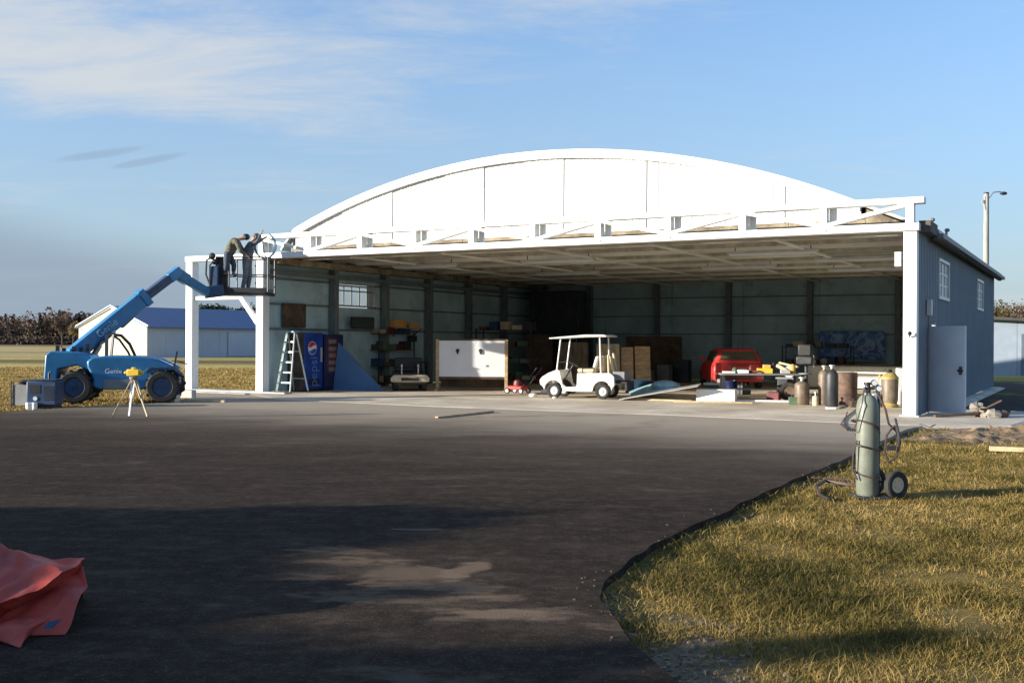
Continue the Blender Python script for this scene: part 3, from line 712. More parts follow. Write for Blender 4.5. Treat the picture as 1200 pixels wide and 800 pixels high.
# ceiling lights (strip lights hung under the ceiling)
def strip_light(u, v, lab):
    t = thing('strip_light', lab, 'ceiling light', hp(u, v, 3.98), HRZ, 'strip lights under the hangar ceiling')
    m = MB(); m.box(-1.2, 1.2, -.09, .09, .0, .07); obj('housing', m, M_['lgrey'], t, bevel=.01)
    for s in (-.04, .04):
        m = MB(); m.tube([(-1.15, s, -.02), (1.15, s, -.02)], .018, 6); obj('tube', m, M_['paper'], t)
    for s in (-1, 1):
        m = MB(); m.box(s - .01, s + .01, -.01, .01, .07, .2); obj('hanger', m, M_['dark'], t)
for u, v, lab in ((14.6, 3.2, 'unlit strip light nearest the right front column'), (12.2, 8.0, 'unlit strip light above the red car'), (15.6, 10.4, 'unlit strip light towards the banner on the back wall'),
                  (8.2, 3.4, 'unlit strip light above the white golf cart'), (6.0, 8.5, 'unlit strip light above the brown plywood sheets'), (3.4, 3.6, 'unlit strip light nearest the drinks machines'), (16.2, 6.2, 'unlit strip light above the gas cylinders and drum')):
    strip_light(u, v, lab)

# ------------------------------------------------------------------ wheels
def wheel(name, c, r, w, parent, T=None, treads=0, rimc='lgrey', n=24):
    """wheel with axle along local Y"""
    m = MB(T); h = w / 2
    m.lathe([(r * .58, -h * .8), (r * .62, -h), (r * .88, -h), (r * .98, -h * .75), (r, -h * .3), (r, h * .3), (r * .98, h * .75), (r * .88, h), (r * .62, h), (r * .58, h * .8)], n, c, 'Y', True)
    if treads:
        for k in range(treads):
            a = 2 * PI * k / treads
            for s in (-1, 1):
                p = Vector((math.cos(a) * (r + .012), s * h * .5, math.sin(a) * (r + .012))); q = Vector((math.cos(a + .16) * (r + .012), s * .03, math.sin(a + .16) * (r + .012)))
                m.bar(Vector(c) + p * 1.0 + Vector((0, s * h * .4, 0)), Vector(c) + q, .035, .03, up=(math.cos(a), 0, math.sin(a)))
    ty = obj(name, m, M_['rubber'], parent)
    m = MB(T); m.lathe([(r * .60, -h * .70), (r * .55, -h * .75), (r * .42, -h * .35), (r * .18, -h * .4), (r * .16, -h * .8), (r * .05, -h * .82), (r * .05, h * .82), (r * .16, h * .8), (r * .18, h * .4), (r * .42, h * .35), (r * .55, h * .75), (r * .60, h * .70)], n, c, 'Y')
    obj('rim', m, M_[rimc], ty)
    m = MB(T)
    for k in range(5):
        a = 2 * PI * k / 5
        for s in (-1, 1): m.lathe([(r * .035, -.012), (r * .035, .012)], 6, (c[0] + math.cos(a) * r * .3, c[1] + s * h * .42, c[2] + math.sin(a) * r * .3), 'Y')
    obj('wheel_nut', m, M_['dark'], ty)
    return ty

# ------------------------------------------------------------------ boom lift
lc = Vector((-10.05, 26.5, 0))
lift = thing('boom_lift', 'blue rough terrain boom lift raising two workers beside the left door columns', 'boom lift', lc)
TL = Matrix.Rotation(R(13), 4, 'Z')
for x, y, nm in ((-1.03, -.78, 0), (1.05, -.78, 0), (-1.03, .72, 0), (1.05, .72, 0)): wheel('wheel', (x, y, .41), .41, .32, lift, TL, treads=14, rimc='blue2')
m = MB(TL); m.box(-1.5, 1.4, -.45, .4, .36, .62); m.box(-1.15, -.9, -.66, .6, .36, .48); m.box(.93, 1.17, -.66, .6, .36, .48); obj('chassis', m, M_['dark'], lift, bevel=.02)
# engine pod: rounded cowl falling away to the front
m = MB(TL)
def pod(y0, y1, mm):
    pts = [(-.62, .42), (-.45, .34), (.62, .34), (.78, .5), (.98, .78), (1.38, .84), (1.28, .94), (.95, 1.10), (.5, 1.17), (-.3, 1.19), (-.62, 1.16), (-.76, 1.05), (-.74, .9), (-.6, .62)]
    mm.prism(pts, y0, y1, 'Y')
pod(-.86, -.30, m); obj('engine_cowl', m, M_['blue'], lift, bevel=.05)
m = MB(TL); pod(.26, .80, m); obj('tank_cowl', m, M_['blue'], lift, bevel=.05)
m = MB(TL); m.box(-.35, .45, -.875, -.862, .36, .60); obj('lower_skirt', m, M_['grey'], lift)
# counterweight / turret at the rear
m = MB(TL); m.prism([(-1.78, .5), (-1.66, .36), (-1.5, .36), (-1.45, .86), (-1.02, .95), (-.66, .80), (-.62, .98), (-.72, 1.22), (-1.05, 1.28), (-1.62, 1.30), (-1.74, 1.2)], -.72, .66, 'Y'); obj('counterweight', m, M_['blue'], lift, bevel=.03)
m = MB(TL); m.box(-1.80, -1.70, -.70, -.50, .55, .68); m.box(-1.80, -1.70, .45, .64, .55, .68); obj('tail_lamp', m, M_['lgrey'], lift)
for i, (x, h) in enumerate(((-1.55, .16), (-1.42, .10), (-1.2, .14), (-1.05, .12), (-.9, .20))): m = MB(TL); m.box(x - .03, x + .05, -.3 + .1 * i, -.2 + .1 * i, 1.28, 1.28 + h); obj('hose_fitting', m, M_['dark'], lift)
# fender over front wheel with control lever
m = MB(TL); m.prism([(.62, .80), (.75, .92), (1.35, .92), (1.55, .72), (1.52, .68), (1.3, .86), (.8, .86), (.68, .76)], -.92, -.62, 'Y'); obj('front_fender', m, M_['blue2'], lift, bevel=.01)
m = MB(TL); m.bar((1.28, -.4, .85), (1.36, -.4, 1.3), .04, .04); m.bar((1.36, -.4, 1.05), (1.62, -.4, .97), .03, .03); obj('mirror_arm', m, M_['dark'], lift)
# pale lettering plate
text_mesh('cowl_lettering', 'Genie', .17, M_['paper'], lift, TL @ Matrix.Translation((-.12, -.862, .80)) @ Matrix.Rotation(R(90), 4, 'X'))
def LA(px, py, d): return at(px, py, d) - lc
b0, b1, b2 = LA(84, 417, 26.6), LA(170, 347, 28.0), LA(206, 320, 28.7)
m = MB(); m.bar(b0, b1, .30, .40); ob = obj('outer_boom', m, M_['blue'], lift, bevel=.03)
bd = (b1 - b0).normalized()
m = MB(); dn_ = Vector((0, 0, -1)); m.bar(b0.lerp(b1, .62) + dn_ * .17, b0.lerp(b1, .97) + dn_ * .10, .2, .30); obj('boom_housing', m, M_['blue'], ob, bevel=.05)
m = MB(); m.bar(b0.lerp(b1, .93) + Vector((0, 0, .0)), b0.lerp(b1, 1.01), .36, .48); obj('boom_collar', m, M_['blue'], ob, bevel=.02)
M3 = Matrix.Translation(b0.lerp(b1, .45) + Vector((.11, -.185, 0))) @ Matrix((( bd.x, -bd.x * bd.z / math.hypot(bd.x, bd.y), bd.y / math.hypot(bd.x, bd.y), 0), (bd.y, -bd.y * bd.z / math.hypot(bd.x, bd.y), -bd.x / math.hypot(bd.x, bd.y), 0), (bd.z, math.hypot(bd.x, bd.y), 0, 0), (0, 0, 0, 1)))
text_mesh('boom_lettering', 'Genie', .27, M_['lblue'], ob, M3)
m = MB(); m.bar(b0.lerp(b1, .9), b2, .22, .24); obj('inner_boom', m, M_['blue2'], lift, bevel=.02)
m = MB(); m.bar(b0.lerp(b1, 1.05) + Vector((0, -.13, -.05)), b2 + Vector((0, -.13, -.05)), .03, .05); obj('hose_track', m, M_['dark'], lift)
j1 = LA(243, 343, 29.6)
m = MB(); m.bar(b2 - (b2 - b1).normalized() * .3, b2 + (b2 - b1).normalized() * .14, .25, .27); m.bar(b2 + Vector((-.05, 0, .03)), b2 + (j1 - b2) * .35, .26, .30); obj('knuckle', m, M_['blue'], lift, bevel=.03)
m = MB(); m.bar(b2 + (j1 - b2) * .2, j1, .20, .24); obj('jib', m, M_['blue'], lift, bevel=.02)
m = MB(); m.bar(j1 + Vector((-.1, 0, 0)), LA(262, 340, 29.8), .24, .34); m.bar(LA(252, 346, 29.75), LA(252, 312, 29.75), .22, .22); obj('platform_rotator', m, M_['blue2'], lift, bevel=.03)
# lift cylinder and hoses below the boom
m = MB(); m.tube([LA(96, 440, 26.8), LA(117, 404, 27.0)], .075, 10); m.tube([LA(117, 404, 27.0), LA(135, 388, 27.1)], .04, 8); obj('lift_ram', m, M_['lgrey'], lift)
m = MB(); m.bar(LA(125, 423, 26.7), LA(125, 392, 26.8), .09, .12); m.bar(LA(130, 421, 26.7), LA(133, 392, 26.8), .05, .05); obj('boom_rest', m, M_['grey'], lift)
m = MB(); m.tube([LA(132, 392, 27.0), LA(142, 393, 27.0), LA(152, 403, 27.0), LA(160, 420, 26.9)], .04, 8); m.tube([LA(128, 390, 26.9), LA(140, 398, 26.9), LA(150, 412, 26.9), LA(155, 422, 26.8)], .03, 8); m.tube([LA(104, 420, 26.8), LA(118, 400, 26.9), LA(134, 390, 27)], .03, 6); obj('hydraulic_hoses', m, M_['black'], lift)
m = MB(); m.box(*sum(([a - .06, a + .06] for a in LA(160, 421, 26.9)), [])); obj('hose_guard', m, M_['yellow'], lift)
# basket
bz0 = at(286, 344, 30.1).z; bx0, bx1 = at(257, 344, 30.1).x - lc.x, at(317, 344, 30.1).x - lc.x; by0, by1 = 29.75 - lc.y, 30.6 - lc.y
zt = at(286, 302.5, 30.1).z; zm = at(286, 323, 30.1).z
m = MB(); m.box(bx0, bx1, by0, by1, bz0 - .06, bz0 + .03); pf = obj('work_platform', m, M_['dark'], lift)
for z in (zt, zm):
    for a, b in (((bx0, by0), (bx1, by0)), ((bx1, by0), (bx1, by1)), ((bx1, by1), (bx0, by1)), ((bx0, by1), (bx0, by0))):
        m = MB(); m.tube([(a[0], a[1], z), (b[0], b[1], z)], .022, 6); obj('rail', m, M_['dark'], pf)
for x, y in [(bx0 + (bx1 - bx0) * t, yy) for t in (0, .25, 1) for yy in (by0, by1)] + [(bx0 + (bx1 - bx0) * .62, by1)]:
    m = MB(); m.tube([(x, y, bz0), (x, y, zt)], .024, 6); obj('upright', m, M_['dark'], pf)
for a, b in (((bx0, by0), (bx1, by0)), ((bx0, by1), (bx1, by1))): m = MB(); m.bar((a[0], a[1], bz0 + .09), (b[0], b[1], bz0 + .09), .012, .14); obj('toe_board', m, M_['black'], pf)
m = MB(); m.box(bx0 - .02, bx0 + .30, by0 + .05, by0 + .3, bz0 + .1, zt + .02); obj('control_console', m, M_['black'], pf, bevel=.02)
m = MB(); m.tube([(bx0 - .02, by0 - .02, zt + .05), (bx0 - .25, by0 - .1, zt - .1), (bx0 - .3, by0, zt - .5), (bx0 - .1, by0, bz0)], .03, 6); m.tube([(bx0 + .05, by0 - .02, zt), (bx0 - .15, by0 - .12, zt - .25), (bx0 - .15, by0 - .1, bz0 + .1)], .025, 6); obj('hose_bundle', m, M_['black'], pf)
m = MB()
for k, r_ in enumerate((.10, .08)): m.ell((bx0 - .12 + .08 * k, by0 - .02, zt + .02 - .16 * k), (r_, .08, r_), 8, 6, .1)
obj('cable_coil', m, M_['dark'], pf)

# ------------------------------------------------------------------ people
def skinmesh(name, verts, edges, radii, mat, parent, sub=2):
    me = bpy.data.meshes.new(name); me.from_pydata([tuple(v) for v in verts], edges, []); me.update()
    o = bpy.data.objects.new(name, me); COL.objects.link(o)
    sk = o.modifiers.new('skin', 'SKIN'); sk.use_smooth_shade = True
    for i, r in enumerate(radii):
        v = me.skin_vertices[0].data[i]; v.radius = (r, r) if not isinstance(r, tuple) else r; v.use_root = (i == 0)
    s = o.modifiers.new('sub', 'SUBSURF'); s.levels = sub; s.render_levels = sub
    bpy.context.view_layer.update()
    dg = bpy.context.evaluated_depsgraph_get(); nm = bpy.data.meshes.new_from_object(o.evaluated_get(dg)); bpy.data.objects.remove(o)
    nm.materials.clear(); nm.materials.append(mat); nm.name = name
    nm.polygons.foreach_set('use_smooth', [True] * len(nm.polygons))
    q = bpy.data.objects.new(name, nm); COL.objects.link(q); q.parent = parent; return q
def person(label, J, cj, ct, cap, base):
    """J: joint dict of world points"""
    t = thing('person', label, 'person', base); b = Vector(base)
    j = {k: Vector(v) - b for k, v in J.items()}
    V = []; E = []; Rr = []; ix = {}
    def a(k, p, r, frm=None):
        ix[k] = len(V); V.append(p); Rr.append(r)
        if frm: E.append((ix[frm], ix[k]))
    a('pelvis', j['pelvis'], .12); a('waist', j['pelvis'].lerp(j['chest'], .5), (.13, .11), 'pelvis'); a('chest', j['chest'], (.16, .12), 'waist'); a('neck', j['neck'], .055, 'chest'); a('head0', j['neck'].lerp(j['head'], .6), .075, 'neck'); a('head', j['head'], .092, 'head0'); 
    for s in 'lr':
        a('sh' + s, j['sh' + s], .062, 'chest'); a('el' + s, j['el' + s], .045, 'sh' + s); a('wr' + s, j['wr' + s], .03, 'el' + s)
        d_ = (j['wr' + s] - j['el' + s]).normalized(); pm = j['wr' + s] + d_ * .07; a('pm' + s, pm, (.036, .022), 'wr' + s)
        sx = d_.cross(Vector((0, 0, 1))); sx = sx.normalized() if sx.length > .1 else Vector((1, 0, 0)); cu = sx.cross(d_).normalized() * -1
        for q in range(4):
            f0 = pm + sx * (-.027 + .018 * q); L1 = (.075, .085, .08, .062)[q]
            a('f%s%d' % (s, q), f0 + d_ * L1 * .55 + cu * .008, .009, 'pm' + s); a('g%s%d' % (s, q), f0 + d_ * L1 * .9 + cu * .03, .008, 'f%s%d' % (s, q))
        a('t' + s, j['wr' + s] + d_ * .05 - sx * .05 + cu * .015, .011, 'wr' + s); a('u' + s, j['wr' + s] + d_ * .085 - sx * .055 + cu * .03, .009, 't' + s)
        a('hp' + s, j['hp' + s], .092, 'pelvis'); a('kn' + s, j['kn' + s], .058, 'hp' + s); a('an' + s, j['an' + s], .042, 'kn' + s); a('to' + s, j['to' + s], .036, 'an' + s)
    body = skinmesh('body', V, E, Rr, M_['skin'], t)
    # face
    fd = j['face'].normalized(); m = MB(); m.ell(tuple(j['head'] + fd * .10), (.016, .016, .022), 8, 6); sd = fd.cross(Vector((0, 0, 1))).normalized()
    for s in (-1, 1): m.ell(tuple(j['head'] + sd * s * .088), (.015, .018, .03), 8, 6)
    obj('nose_and_ears', m, M_['skin'], t)
    m = MB()
    for s in (-1, 1): m.ell(tuple(j['head'] + fd * .085 + sd * s * .033 + Vector((0, 0, .02))), (.012, .012, .008), 8, 6)
    m.ell(tuple(j['head'] + fd * .082 - Vector((0, 0, .05))), (.022, .012, .006), 8, 6); obj('eyes_and_mouth', m, M_['hose'], t)
    # jacket
    V, E, Rr = [j['pelvis'].lerp(j['chest'], -.10), j['pelvis'].lerp(j['chest'], .5), j['chest'], j['neck'].lerp(j['chest'], .25)], [(0, 1), (1, 2), (2, 3)], [.17, (.175, .16), (.185, .15), .085]
    for s in 'lr':
        k = len(V); V += [j['sh' + s], j['sh' + s].lerp(j['el' + s], .55), j['el' + s], j['el' + s].lerp(j['wr' + s], .5), j['el' + s].lerp(j['wr' + s], .93)]; Rr += [.088, .070, .064, .056, .05]; E += [(2, k), (k, k + 1), (k + 1, k + 2), (k + 2, k + 3), (k + 3, k + 4)]
    skinmesh('jacket', V, E, Rr, cj, t)
    V, E, Rr = [j['pelvis'].lerp(j['chest'], .40), j['pelvis']], [(0, 1)], [.15, .16]
    for s in 'lr':
        k = len(V); V += [j['hp' + s], j['hp' + s].lerp(j['kn' + s], .5), j['kn' + s], j['kn' + s].lerp(j['an' + s], .5), j['kn' + s].lerp(j['an' + s], .93)]; Rr += [.112, .098, .082, .072, .062]; E += [(1, k)] + [(k + q, k + q + 1) for q in range(4)]
    skinmesh('trousers', V, E, Rr, ct, t)
    for s in 'lr':
        a_, o_ = j['an' + s], j['to' + s]; V = [a_ + Vector((0, 0, .06)), a_ - Vector((0, 0, .035)), a_.lerp(o_, .5) - Vector((0, 0, .03)), o_]
        skinmesh('boot', V, [(0, 1), (1, 2), (2, 3)], [.052, .052, .048, .042], M_['black'], t)
    m = MB(); m.ell(tuple(j['head'] + (j['head'] - j['neck']).normalized() * .035), (.112, .112, .095), 12, 8); obj('cap', m, cap, t)
    return t
D1 = 29.8
q = lambda px, py, dd=0.0: at(px, py, D1 + dd)
person('worker in olive jacket and black cap bending over the lift basket rail',
       dict(pelvis=q(267.5, 299), chest=q(272, 285, .05), neck=q(279, 280, .1), head=q(286.5, 278, .15), face=(.7, .2, -.7), shl=q(277, 281.5, .28), shr=q(277, 283, -.14), ell=q(283, 292, .35), elr=q(281, 294, -.2), wrl=q(290, 296, .3), wrr=q(288, 299, -.1),
            hpl=q(268.5, 301.5, .1), hpr=q(265.5, 301.5, -.08), knl=q(274, 310, .1), knr=q(265, 312, -.08), anl=q(273, 320.5, .12), anr=q(262.5, 320.5, 0), tol=q(277.5, 322, .12), tor=q(267, 322, 0)), M_['olive'], M_['jeans'], M_['black'], q(268, 323))
D1 = 30.15
person('worker in grey jacket and pale jeans reaching up to the end of the truss',
       dict(pelvis=q(289, 304), chest=q(291.5, 290, .05), neck=q(295, 283.5, .1), head=q(299, 278, .12), face=(.9, .2, -.3), shl=q(294.5, 286, .25), shr=q(293, 287, -.16), ell=q(301, 284, .3), elr=q(300, 285, -.2), wrl=q(309, 279, .3), wrr=q(305, 274, -.1),
            hpl=q(290.5, 306.5, .09), hpr=q(287.5, 306.5, -.08), knl=q(292, 323, .1), knr=q(287.5, 323, -.1), anl=q(290, 339.5, .1), anr=q(283.5, 339.5, -.1), tol=q(294.5, 342, .1), tor=q(288, 342, -.1)), M_['greyj'], M_['tanj'], M_['greyj'], q(288, 343))
m = MB(); c = at(310, 288, 30.35); pts = [(c.x + .28 * math.sin(a) * (1 + .1 * k), c.y + .02 * k, c.z + .38 * math.cos(a)) for k in range(3) for a in [2 * PI * i / 14 for i in range(14)]]
pts += [(c.x + .05, c.y, c.z - .45), (c.x + .02, c.y - .03, c.z - 1.0)]
m.tube(pts, .014, 6); tag(obj('welding_cable', m, M_['lblue']), 'pale blue cable looped over the right end of the lift basket', 'cable')

# ------------------------------------------------------------------ survey tripod
tp = G(157, 489); t = thing('survey_tripod', 'white legged tripod with a yellow level instrument standing on the asphalt', 'tripod', tp)
hz = .80
for a, r in ((R(205), .40), (R(-30), .42), (R(262), .18)):
    m = MB(); e = Vector((math.cos(a) * r, math.sin(a) * r, .01)); k = e * .08 + Vector((0, 0, hz)); s = Vector((-math.sin(a), math.cos(a), 0))
    m.bar(k + s * .03, e.lerp(k, .5) + s * .025, .028, .018); m.bar(k - s * .03, e.lerp(k, .5) - s * .025, .028, .018); m.bar(e.lerp(k, .58), e + Vector((0, 0, .03)), .035, .03)
    lg = obj('leg', m, M_['pale'] if r > .2 else M_['paper'], t)
    m = MB(); m.tube([e + Vector((0, 0, .05)), e], [.018, .004], 6); obj('foot_spike', m, M_['dark'], lg)
m = MB(); m.lathe([(.08, hz - .02), (.09, hz), (.09, hz + .03), (.05, hz + .04)], 12); obj('tripod_head', m, M_['grey'], t)
m = MB(); m.box(-.13, .13, -.07, .07, hz + .05, hz + .19); m.tube([(.13, 0, hz + .12), (.2, 0, hz + .12)], .04, 10); m.tube([(-.2, 0, hz + .12), (-.13, 0, hz + .12)], .03, 10); m.box(-.05, .05, -.03, .03, hz + .19, hz + .23); obj('level_instrument', m, M_['yellow'], t, bevel=.02)

# ------------------------------------------------------------------ welders
p = G(55, 477); t = thing('engine_welder', 'boxy dark blue engine welder standing on the grass verge', 'welder', p, R(6))
m = MB(); m.box(-.36, .30, -.28, .30, .06, .62); obj('case', m, M_['blue2'], t, bevel=.025)
m = MB(); m.box(-.34, .28, -.26, .28, .62, .66); obj('lid', m, M_['dark'], t, bevel=.01)
m = MB(); m.box(-.32, .26, -.24, .26, -.06, .06); obj('skid', m, M_['black'], t)
m = MB(); m.tube([(.05, 0, .66), (.05, 0, .80), (.10, 0, .83)], .025, 8); obj('exhaust', m, M_['dark'], t)
m = MB(); m.box(-.28, -.05, -.287, -.281, .34, .54); obj('control_panel', m, M_['dark'], t)
m = MB()
for i in range(7): m.box(.02, .24, -.287, -.281, .18 + i * .05, .205 + i * .05)
obj('louvre', m, M_['black'], t)
m = MB(); m.lathe([(.05, -.294), (.05, -.288)], 12, (-.16, 0, .22), 'Y'); obj('badge', m, M_['paper'], t)
p = G(29, 476); t = thing('generator', 'grey portable generator left of the dark blue welder', 'generator', p, R(-4))
m = MB(); m.box(-.20, .19, -.18, .24, .02, .52); obj('case', m, M_['grey'], t, bevel=.02)
m = MB()
for a, b in (((-.22, -.2), (.21, -.2)), ((-.22, .26), (.21, .26))): m.tube([(a[0], a[1], -.05), (a[0], a[1], .6), (b[0], b[1], .6), (b[0], b[1], -.05)], .016, 6)
obj('tube_frame', m, M_['dark'], t)
m = MB(); m.ell((.0, 0, .58), (.12, .14, .06), 10, 6); obj('fuel_tank', m, M_['dark'], t)
for i, px in enumerate((34, 41)):
    m = MB(); m.lathe([(.06, -.05), (.065, .12), (.055, .13)], 12, tuple(G(px, 478, 0) + Vector((0, 0, 0)))); tag(obj('paint_tin', m, M_['foam']), ('white tin left of the other at the foot of the blue welder', 'white tin right of the other at the foot of the blue welder')[i], 'tin', 'white tins by the welder')

# ------------------------------------------------------------------ blocks by the outer column
for px, py, w, h, lab in ((200, 471, .42, .20, 'pale concrete block lying in front of the lift front wheel'), (221, 466, .36, .22, 'pale concrete block at the foot of the outer white column')):
    p = G(px, py); t = thing('concrete_block', lab, 'concrete block', p, R(-15), 'concrete blocks by the column')
    m = MB(); m.box(-w / 2, w / 2, -.11, .11, 0, h); obj('block_body', m, pmat('pale_block', (.62, .60, .55), .85, var=.12, scale=8, bump=.3), t, bevel=.012)
    for s in (-1, 1):
        m = MB(); m.box(s * w * .22 - w * .13, s * w * .22 + w * .13, -.06, .06, h - .001, h + .002); obj('core_hole_shade', m, M_['dark'], t)  # flat dark plates paint the shade inside the block's holes
p = G(205, 471); m = MB(); m.T = Matrix.Translation(p) @ Matrix.Rotation(R(-8), 4, 'Z'); m.box(.2, 1.3, .1, .2, .0, .06); tag(obj('plank', m, M_['pale'], bevel=.004), 'short pale plank running from the concrete blocks towards the columns', 'plank')

# ------------------------------------------------------------------ step ladder
p = hp(.62, .55); t = thing('step_ladder', 'aluminium step ladder standing inside the left door column', 'ladder', p, HRZ - R(5))
for s in (-1, 1):
    m = MB(); m.bar((s * .30, -.32, 0), (s * .17, 0, 1.86), .03, .07); obj('front_rail', m, M_['alu'], t)
    m = MB(); m.bar((s * .30, .45, 0), (s * .17, .06, 1.80), .025, .045); obj('rear_rail', m, M_['alu'], t)
for k in range(1, 6):
    z = k * .31; w = .30 - .13 * z / 1.86; y = -.32 + .32 * z / 1.86; m = MB(); m.box(-w, w, y - .04, y + .05, z - .015, z + .02); obj('step', m, M_['alu'], t)
m = MB(); m.box(-.19, .19, -.08, .14, 1.84, 1.88); obj('top_cap', m, M_['lblue'], t)
for k in (1, 3):
    z = k * .42; w = .30 - .13 * z / 1.86; y = .45 - .39 * z / 1.86; m = MB(); m.bar((-w, y, z), (w, y, z), .02, .03); obj('rear_brace', m, M_['alu'], t)
for s in (-1, 1):
    for y in (-.32, .45): m = MB(); m.box(s * .30 - .03, s * .30 + .03, y - .04, y + .04, 0, .04); obj('rubber_foot', m, M_['black'], t)

# ------------------------------------------------------------------ vending machines (against left wall, facing +U)
def TU(u, v): return Matrix.Translation(hp(u, v)) @ Matrix.Rotation(HRZ, 4, 'Z')
def vending(v0, v1, u0, u1, h, kind, lab):
    t = thing('vending_machine', lab, 'vending machine', hp(u0, v0), HRZ, None)
    w = v1 - v0; dp = u1 - u0
    m = MB(); m.box(0, dp, 0, w, .05, h); obj('cabinet', m, M_['dwood' if kind == 0 else 'pdark'], t, bevel=.02)
    m = MB(); m.box(.03, dp - .05, .03, w - .03, 0, .05); obj('plinth', m, M_['black'], t)
    m = MB(); m.box(dp + .001, dp + .05, .01, w - .01, .10, h - .01); fp = obj('front_panel', m, M_['pblue' if kind == 0 else 'pdark'], t, bevel=.015)
    m = MB(); m.box(dp + .03, dp + .056, w * .2, w * .8, .22, .38); obj('delivery_flap', m, M_['black'], t)
    X = dp + .053
    if kind == 0:
        # round emblem: white ring, red cap, white wave, blue base
        def seg(f0, f1, mat, off, r=.19, name='emblem_segment'):
            cy, cz = w * .42, h * .74; P = []; K = 24
            for i in range(K + 1):
                y = -r + 2 * r * i / K; hh = math.sqrt(max(0, r * r - y * y)); P.append((y, min(hh, max(-hh, f1(y)))))
            Q = []
            for i in range(K + 1):
                y = -r + 2 * r * i / K; hh = math.sqrt(max(0, r * r - y * y)); Q.append((y, min(hh, max(-hh, f0(y)))))
            mm = MB(); poly = [(cy + a_, cz + b_) for a_, b_ in Q] + [(cy + a_, cz + b_) for a_, b_ in reversed(P)]
            for i in range(K):
                mm.add([(X + off, cy + Q[i][0], cz + Q[i][1]), (X + off, cy + Q[i + 1][0], cz + Q[i + 1][1]), (X + off, cy + P[i + 1][0], cz + P[i + 1][1]), (X + off, cy + P[i][0], cz + P[i][1])], [(0, 1, 2, 3)])
            obj(name, mm, mat, fp, smooth=False)
        wv = lambda y: .035 * math.sin(y * 14)
        seg(lambda y: -1, lambda y: 1, M_['paper'], 0, .21)
        seg(lambda y: wv(y) + .055, lambda y: 1, pmat('emblem_red', (.60, .03, .04), .4), .003); seg(lambda y: -1, lambda y: wv(y) - .055, pmat('emblem_blue', (.01, .09, .5), .4), .003)
        # name reading downwards
        T_ = Matrix.Translation((X + .002, w * .5, h * .36)) @ Matrix.Rotation(R(90), 4, 'X') @ Matrix.Identity(4)
        T_ = Matrix.Translation((X + .002, w * .5, h * .34)) @ Matrix(((0, 0, 1, 0), (1, 0, 0, 0), (0, 1, 0, 0), (0, 0, 0, 1))) @ Matrix.Rotation(R(90), 4, 'Z')
        text_mesh('name_lettering', 'pepsi', .50, pmat('lettering_pale_blue', (.12, .24, .52), .4), fp, T_, sx=.92)
        m = MB(); m.box(X - .004, X + .006, w * .86, w * .95, h * .5, h * .75); obj('coin_panel', m, M_['lgrey'], t)
    else:
        m = MB(); m.box(X - .002, X + .004, w * .08, w * .62, .55, h - .12); obj('display_panel', m, M_['vred'], t)
        for i in range(5): m = MB(); m.box(X, X + .008, w * .14, w * .56, .62 + i * .22, .74 + i * .22); obj('bottle_row', m, M_['grey'], t)
        m = MB(); m.box(X - .002, X + .01, w * .72, w * .92, .8, 1.35); obj('coin_panel', m, M_['grey'], t)
    return t
vending(1.02, 1.93, .08, .70, 1.84, 0, 'blue drinks machine with a round red white and blue emblem')
vending(2.02, 2.92, .08, .72, 1.80, 1, 'dark drinks machine with faded red display behind the blue one')
# brown board on wall
m = MB(Matrix.Translation(hp(.12, .72)) @ Matrix.Rotation(HRZ, 4, 'Z')); m.T = Matrix.Translation(F0); m.hb(.11, .16, .72, 1.78, 2.0, 2.76)
tag(obj('wall_board', m, M_['dwood'], bevel=.005), 'dark brown square board fixed to the left wall above the ladder', 'board')
# dark television on wall
t = thing('television', 'black television on a bracket under the left wall window', 'television', hp(.1, 4.4, 2.0), HRZ)
m = MB(); m.box(.22, .32, -.62, .62, 0, .40); obj('case', m, M_['black'], t, bevel=.02)
m = MB(); m.box(.321, .325, -.57, .57, .04, .36); obj('screen', m, M_['glass'], t)
m = MB(); m.box(.0, .22, -.06, .06, .12, .26); obj('bracket', m, M_['dark'], t)
# blue triangular sheet
A, B, C_ = at(397, 401, 32.9), at(391, 457.5, 33.0), at(451, 458.0, 32.5)
B.z = 0.01; C_.z = 0.01; nn = (B - A).cross(C_ - A).normalized() * .04
m = MB(); o3 = B; m.add([A - o3, B - o3, C_ - o3, A + nn - o3, B + nn - o3, C_ + nn - o3], [(0, 1, 2), (5, 4, 3), (0, 3, 4, 1), (1, 4, 5, 2), (2, 5, 3, 0)])
t = tag(obj('triangular_panel', m, M_['tblue'], smooth=False), 'large plain blue triangular sheet standing beside the drinks machines', 'sheet panel'); t.location = o3
# wall shelf; the boxes' bright orange puts sunlight on wood into the colour
t = thing('wall_shelf', 'timber wall shelf high on the left wall', 'shelf', hp(.12, 7.0, 2.05), HRZ)
m = MB(); m.box(0, .42, -.8, .95, 0, .035); obj('board', m, M_['wood'], t)
for y in (-.6, .7): m = MB(); m.bar((.02, y, -.28), (.38, y, 0), .03, .03); obj('bracket', m, M_['dark'], t)
for i, (y, w, h) in enumerate(((6.45, .7, .26), (7.35, .42, .17))):
    m = MB(Matrix.Translation(hp(.18, y, 2.087)) @ Matrix.Rotation(HRZ, 4, 'Z')); m.box(0, .3, -w / 2, w / 2, 0, h); tag(obj('sunlit_tone_box', m, M_['orange'], bevel=.01), ('long box coloured like sunlit orange wood on the high wall shelf', 'low carton coloured like sunlit orange wood at the deep end of the high wall shelf')[i], 'box')

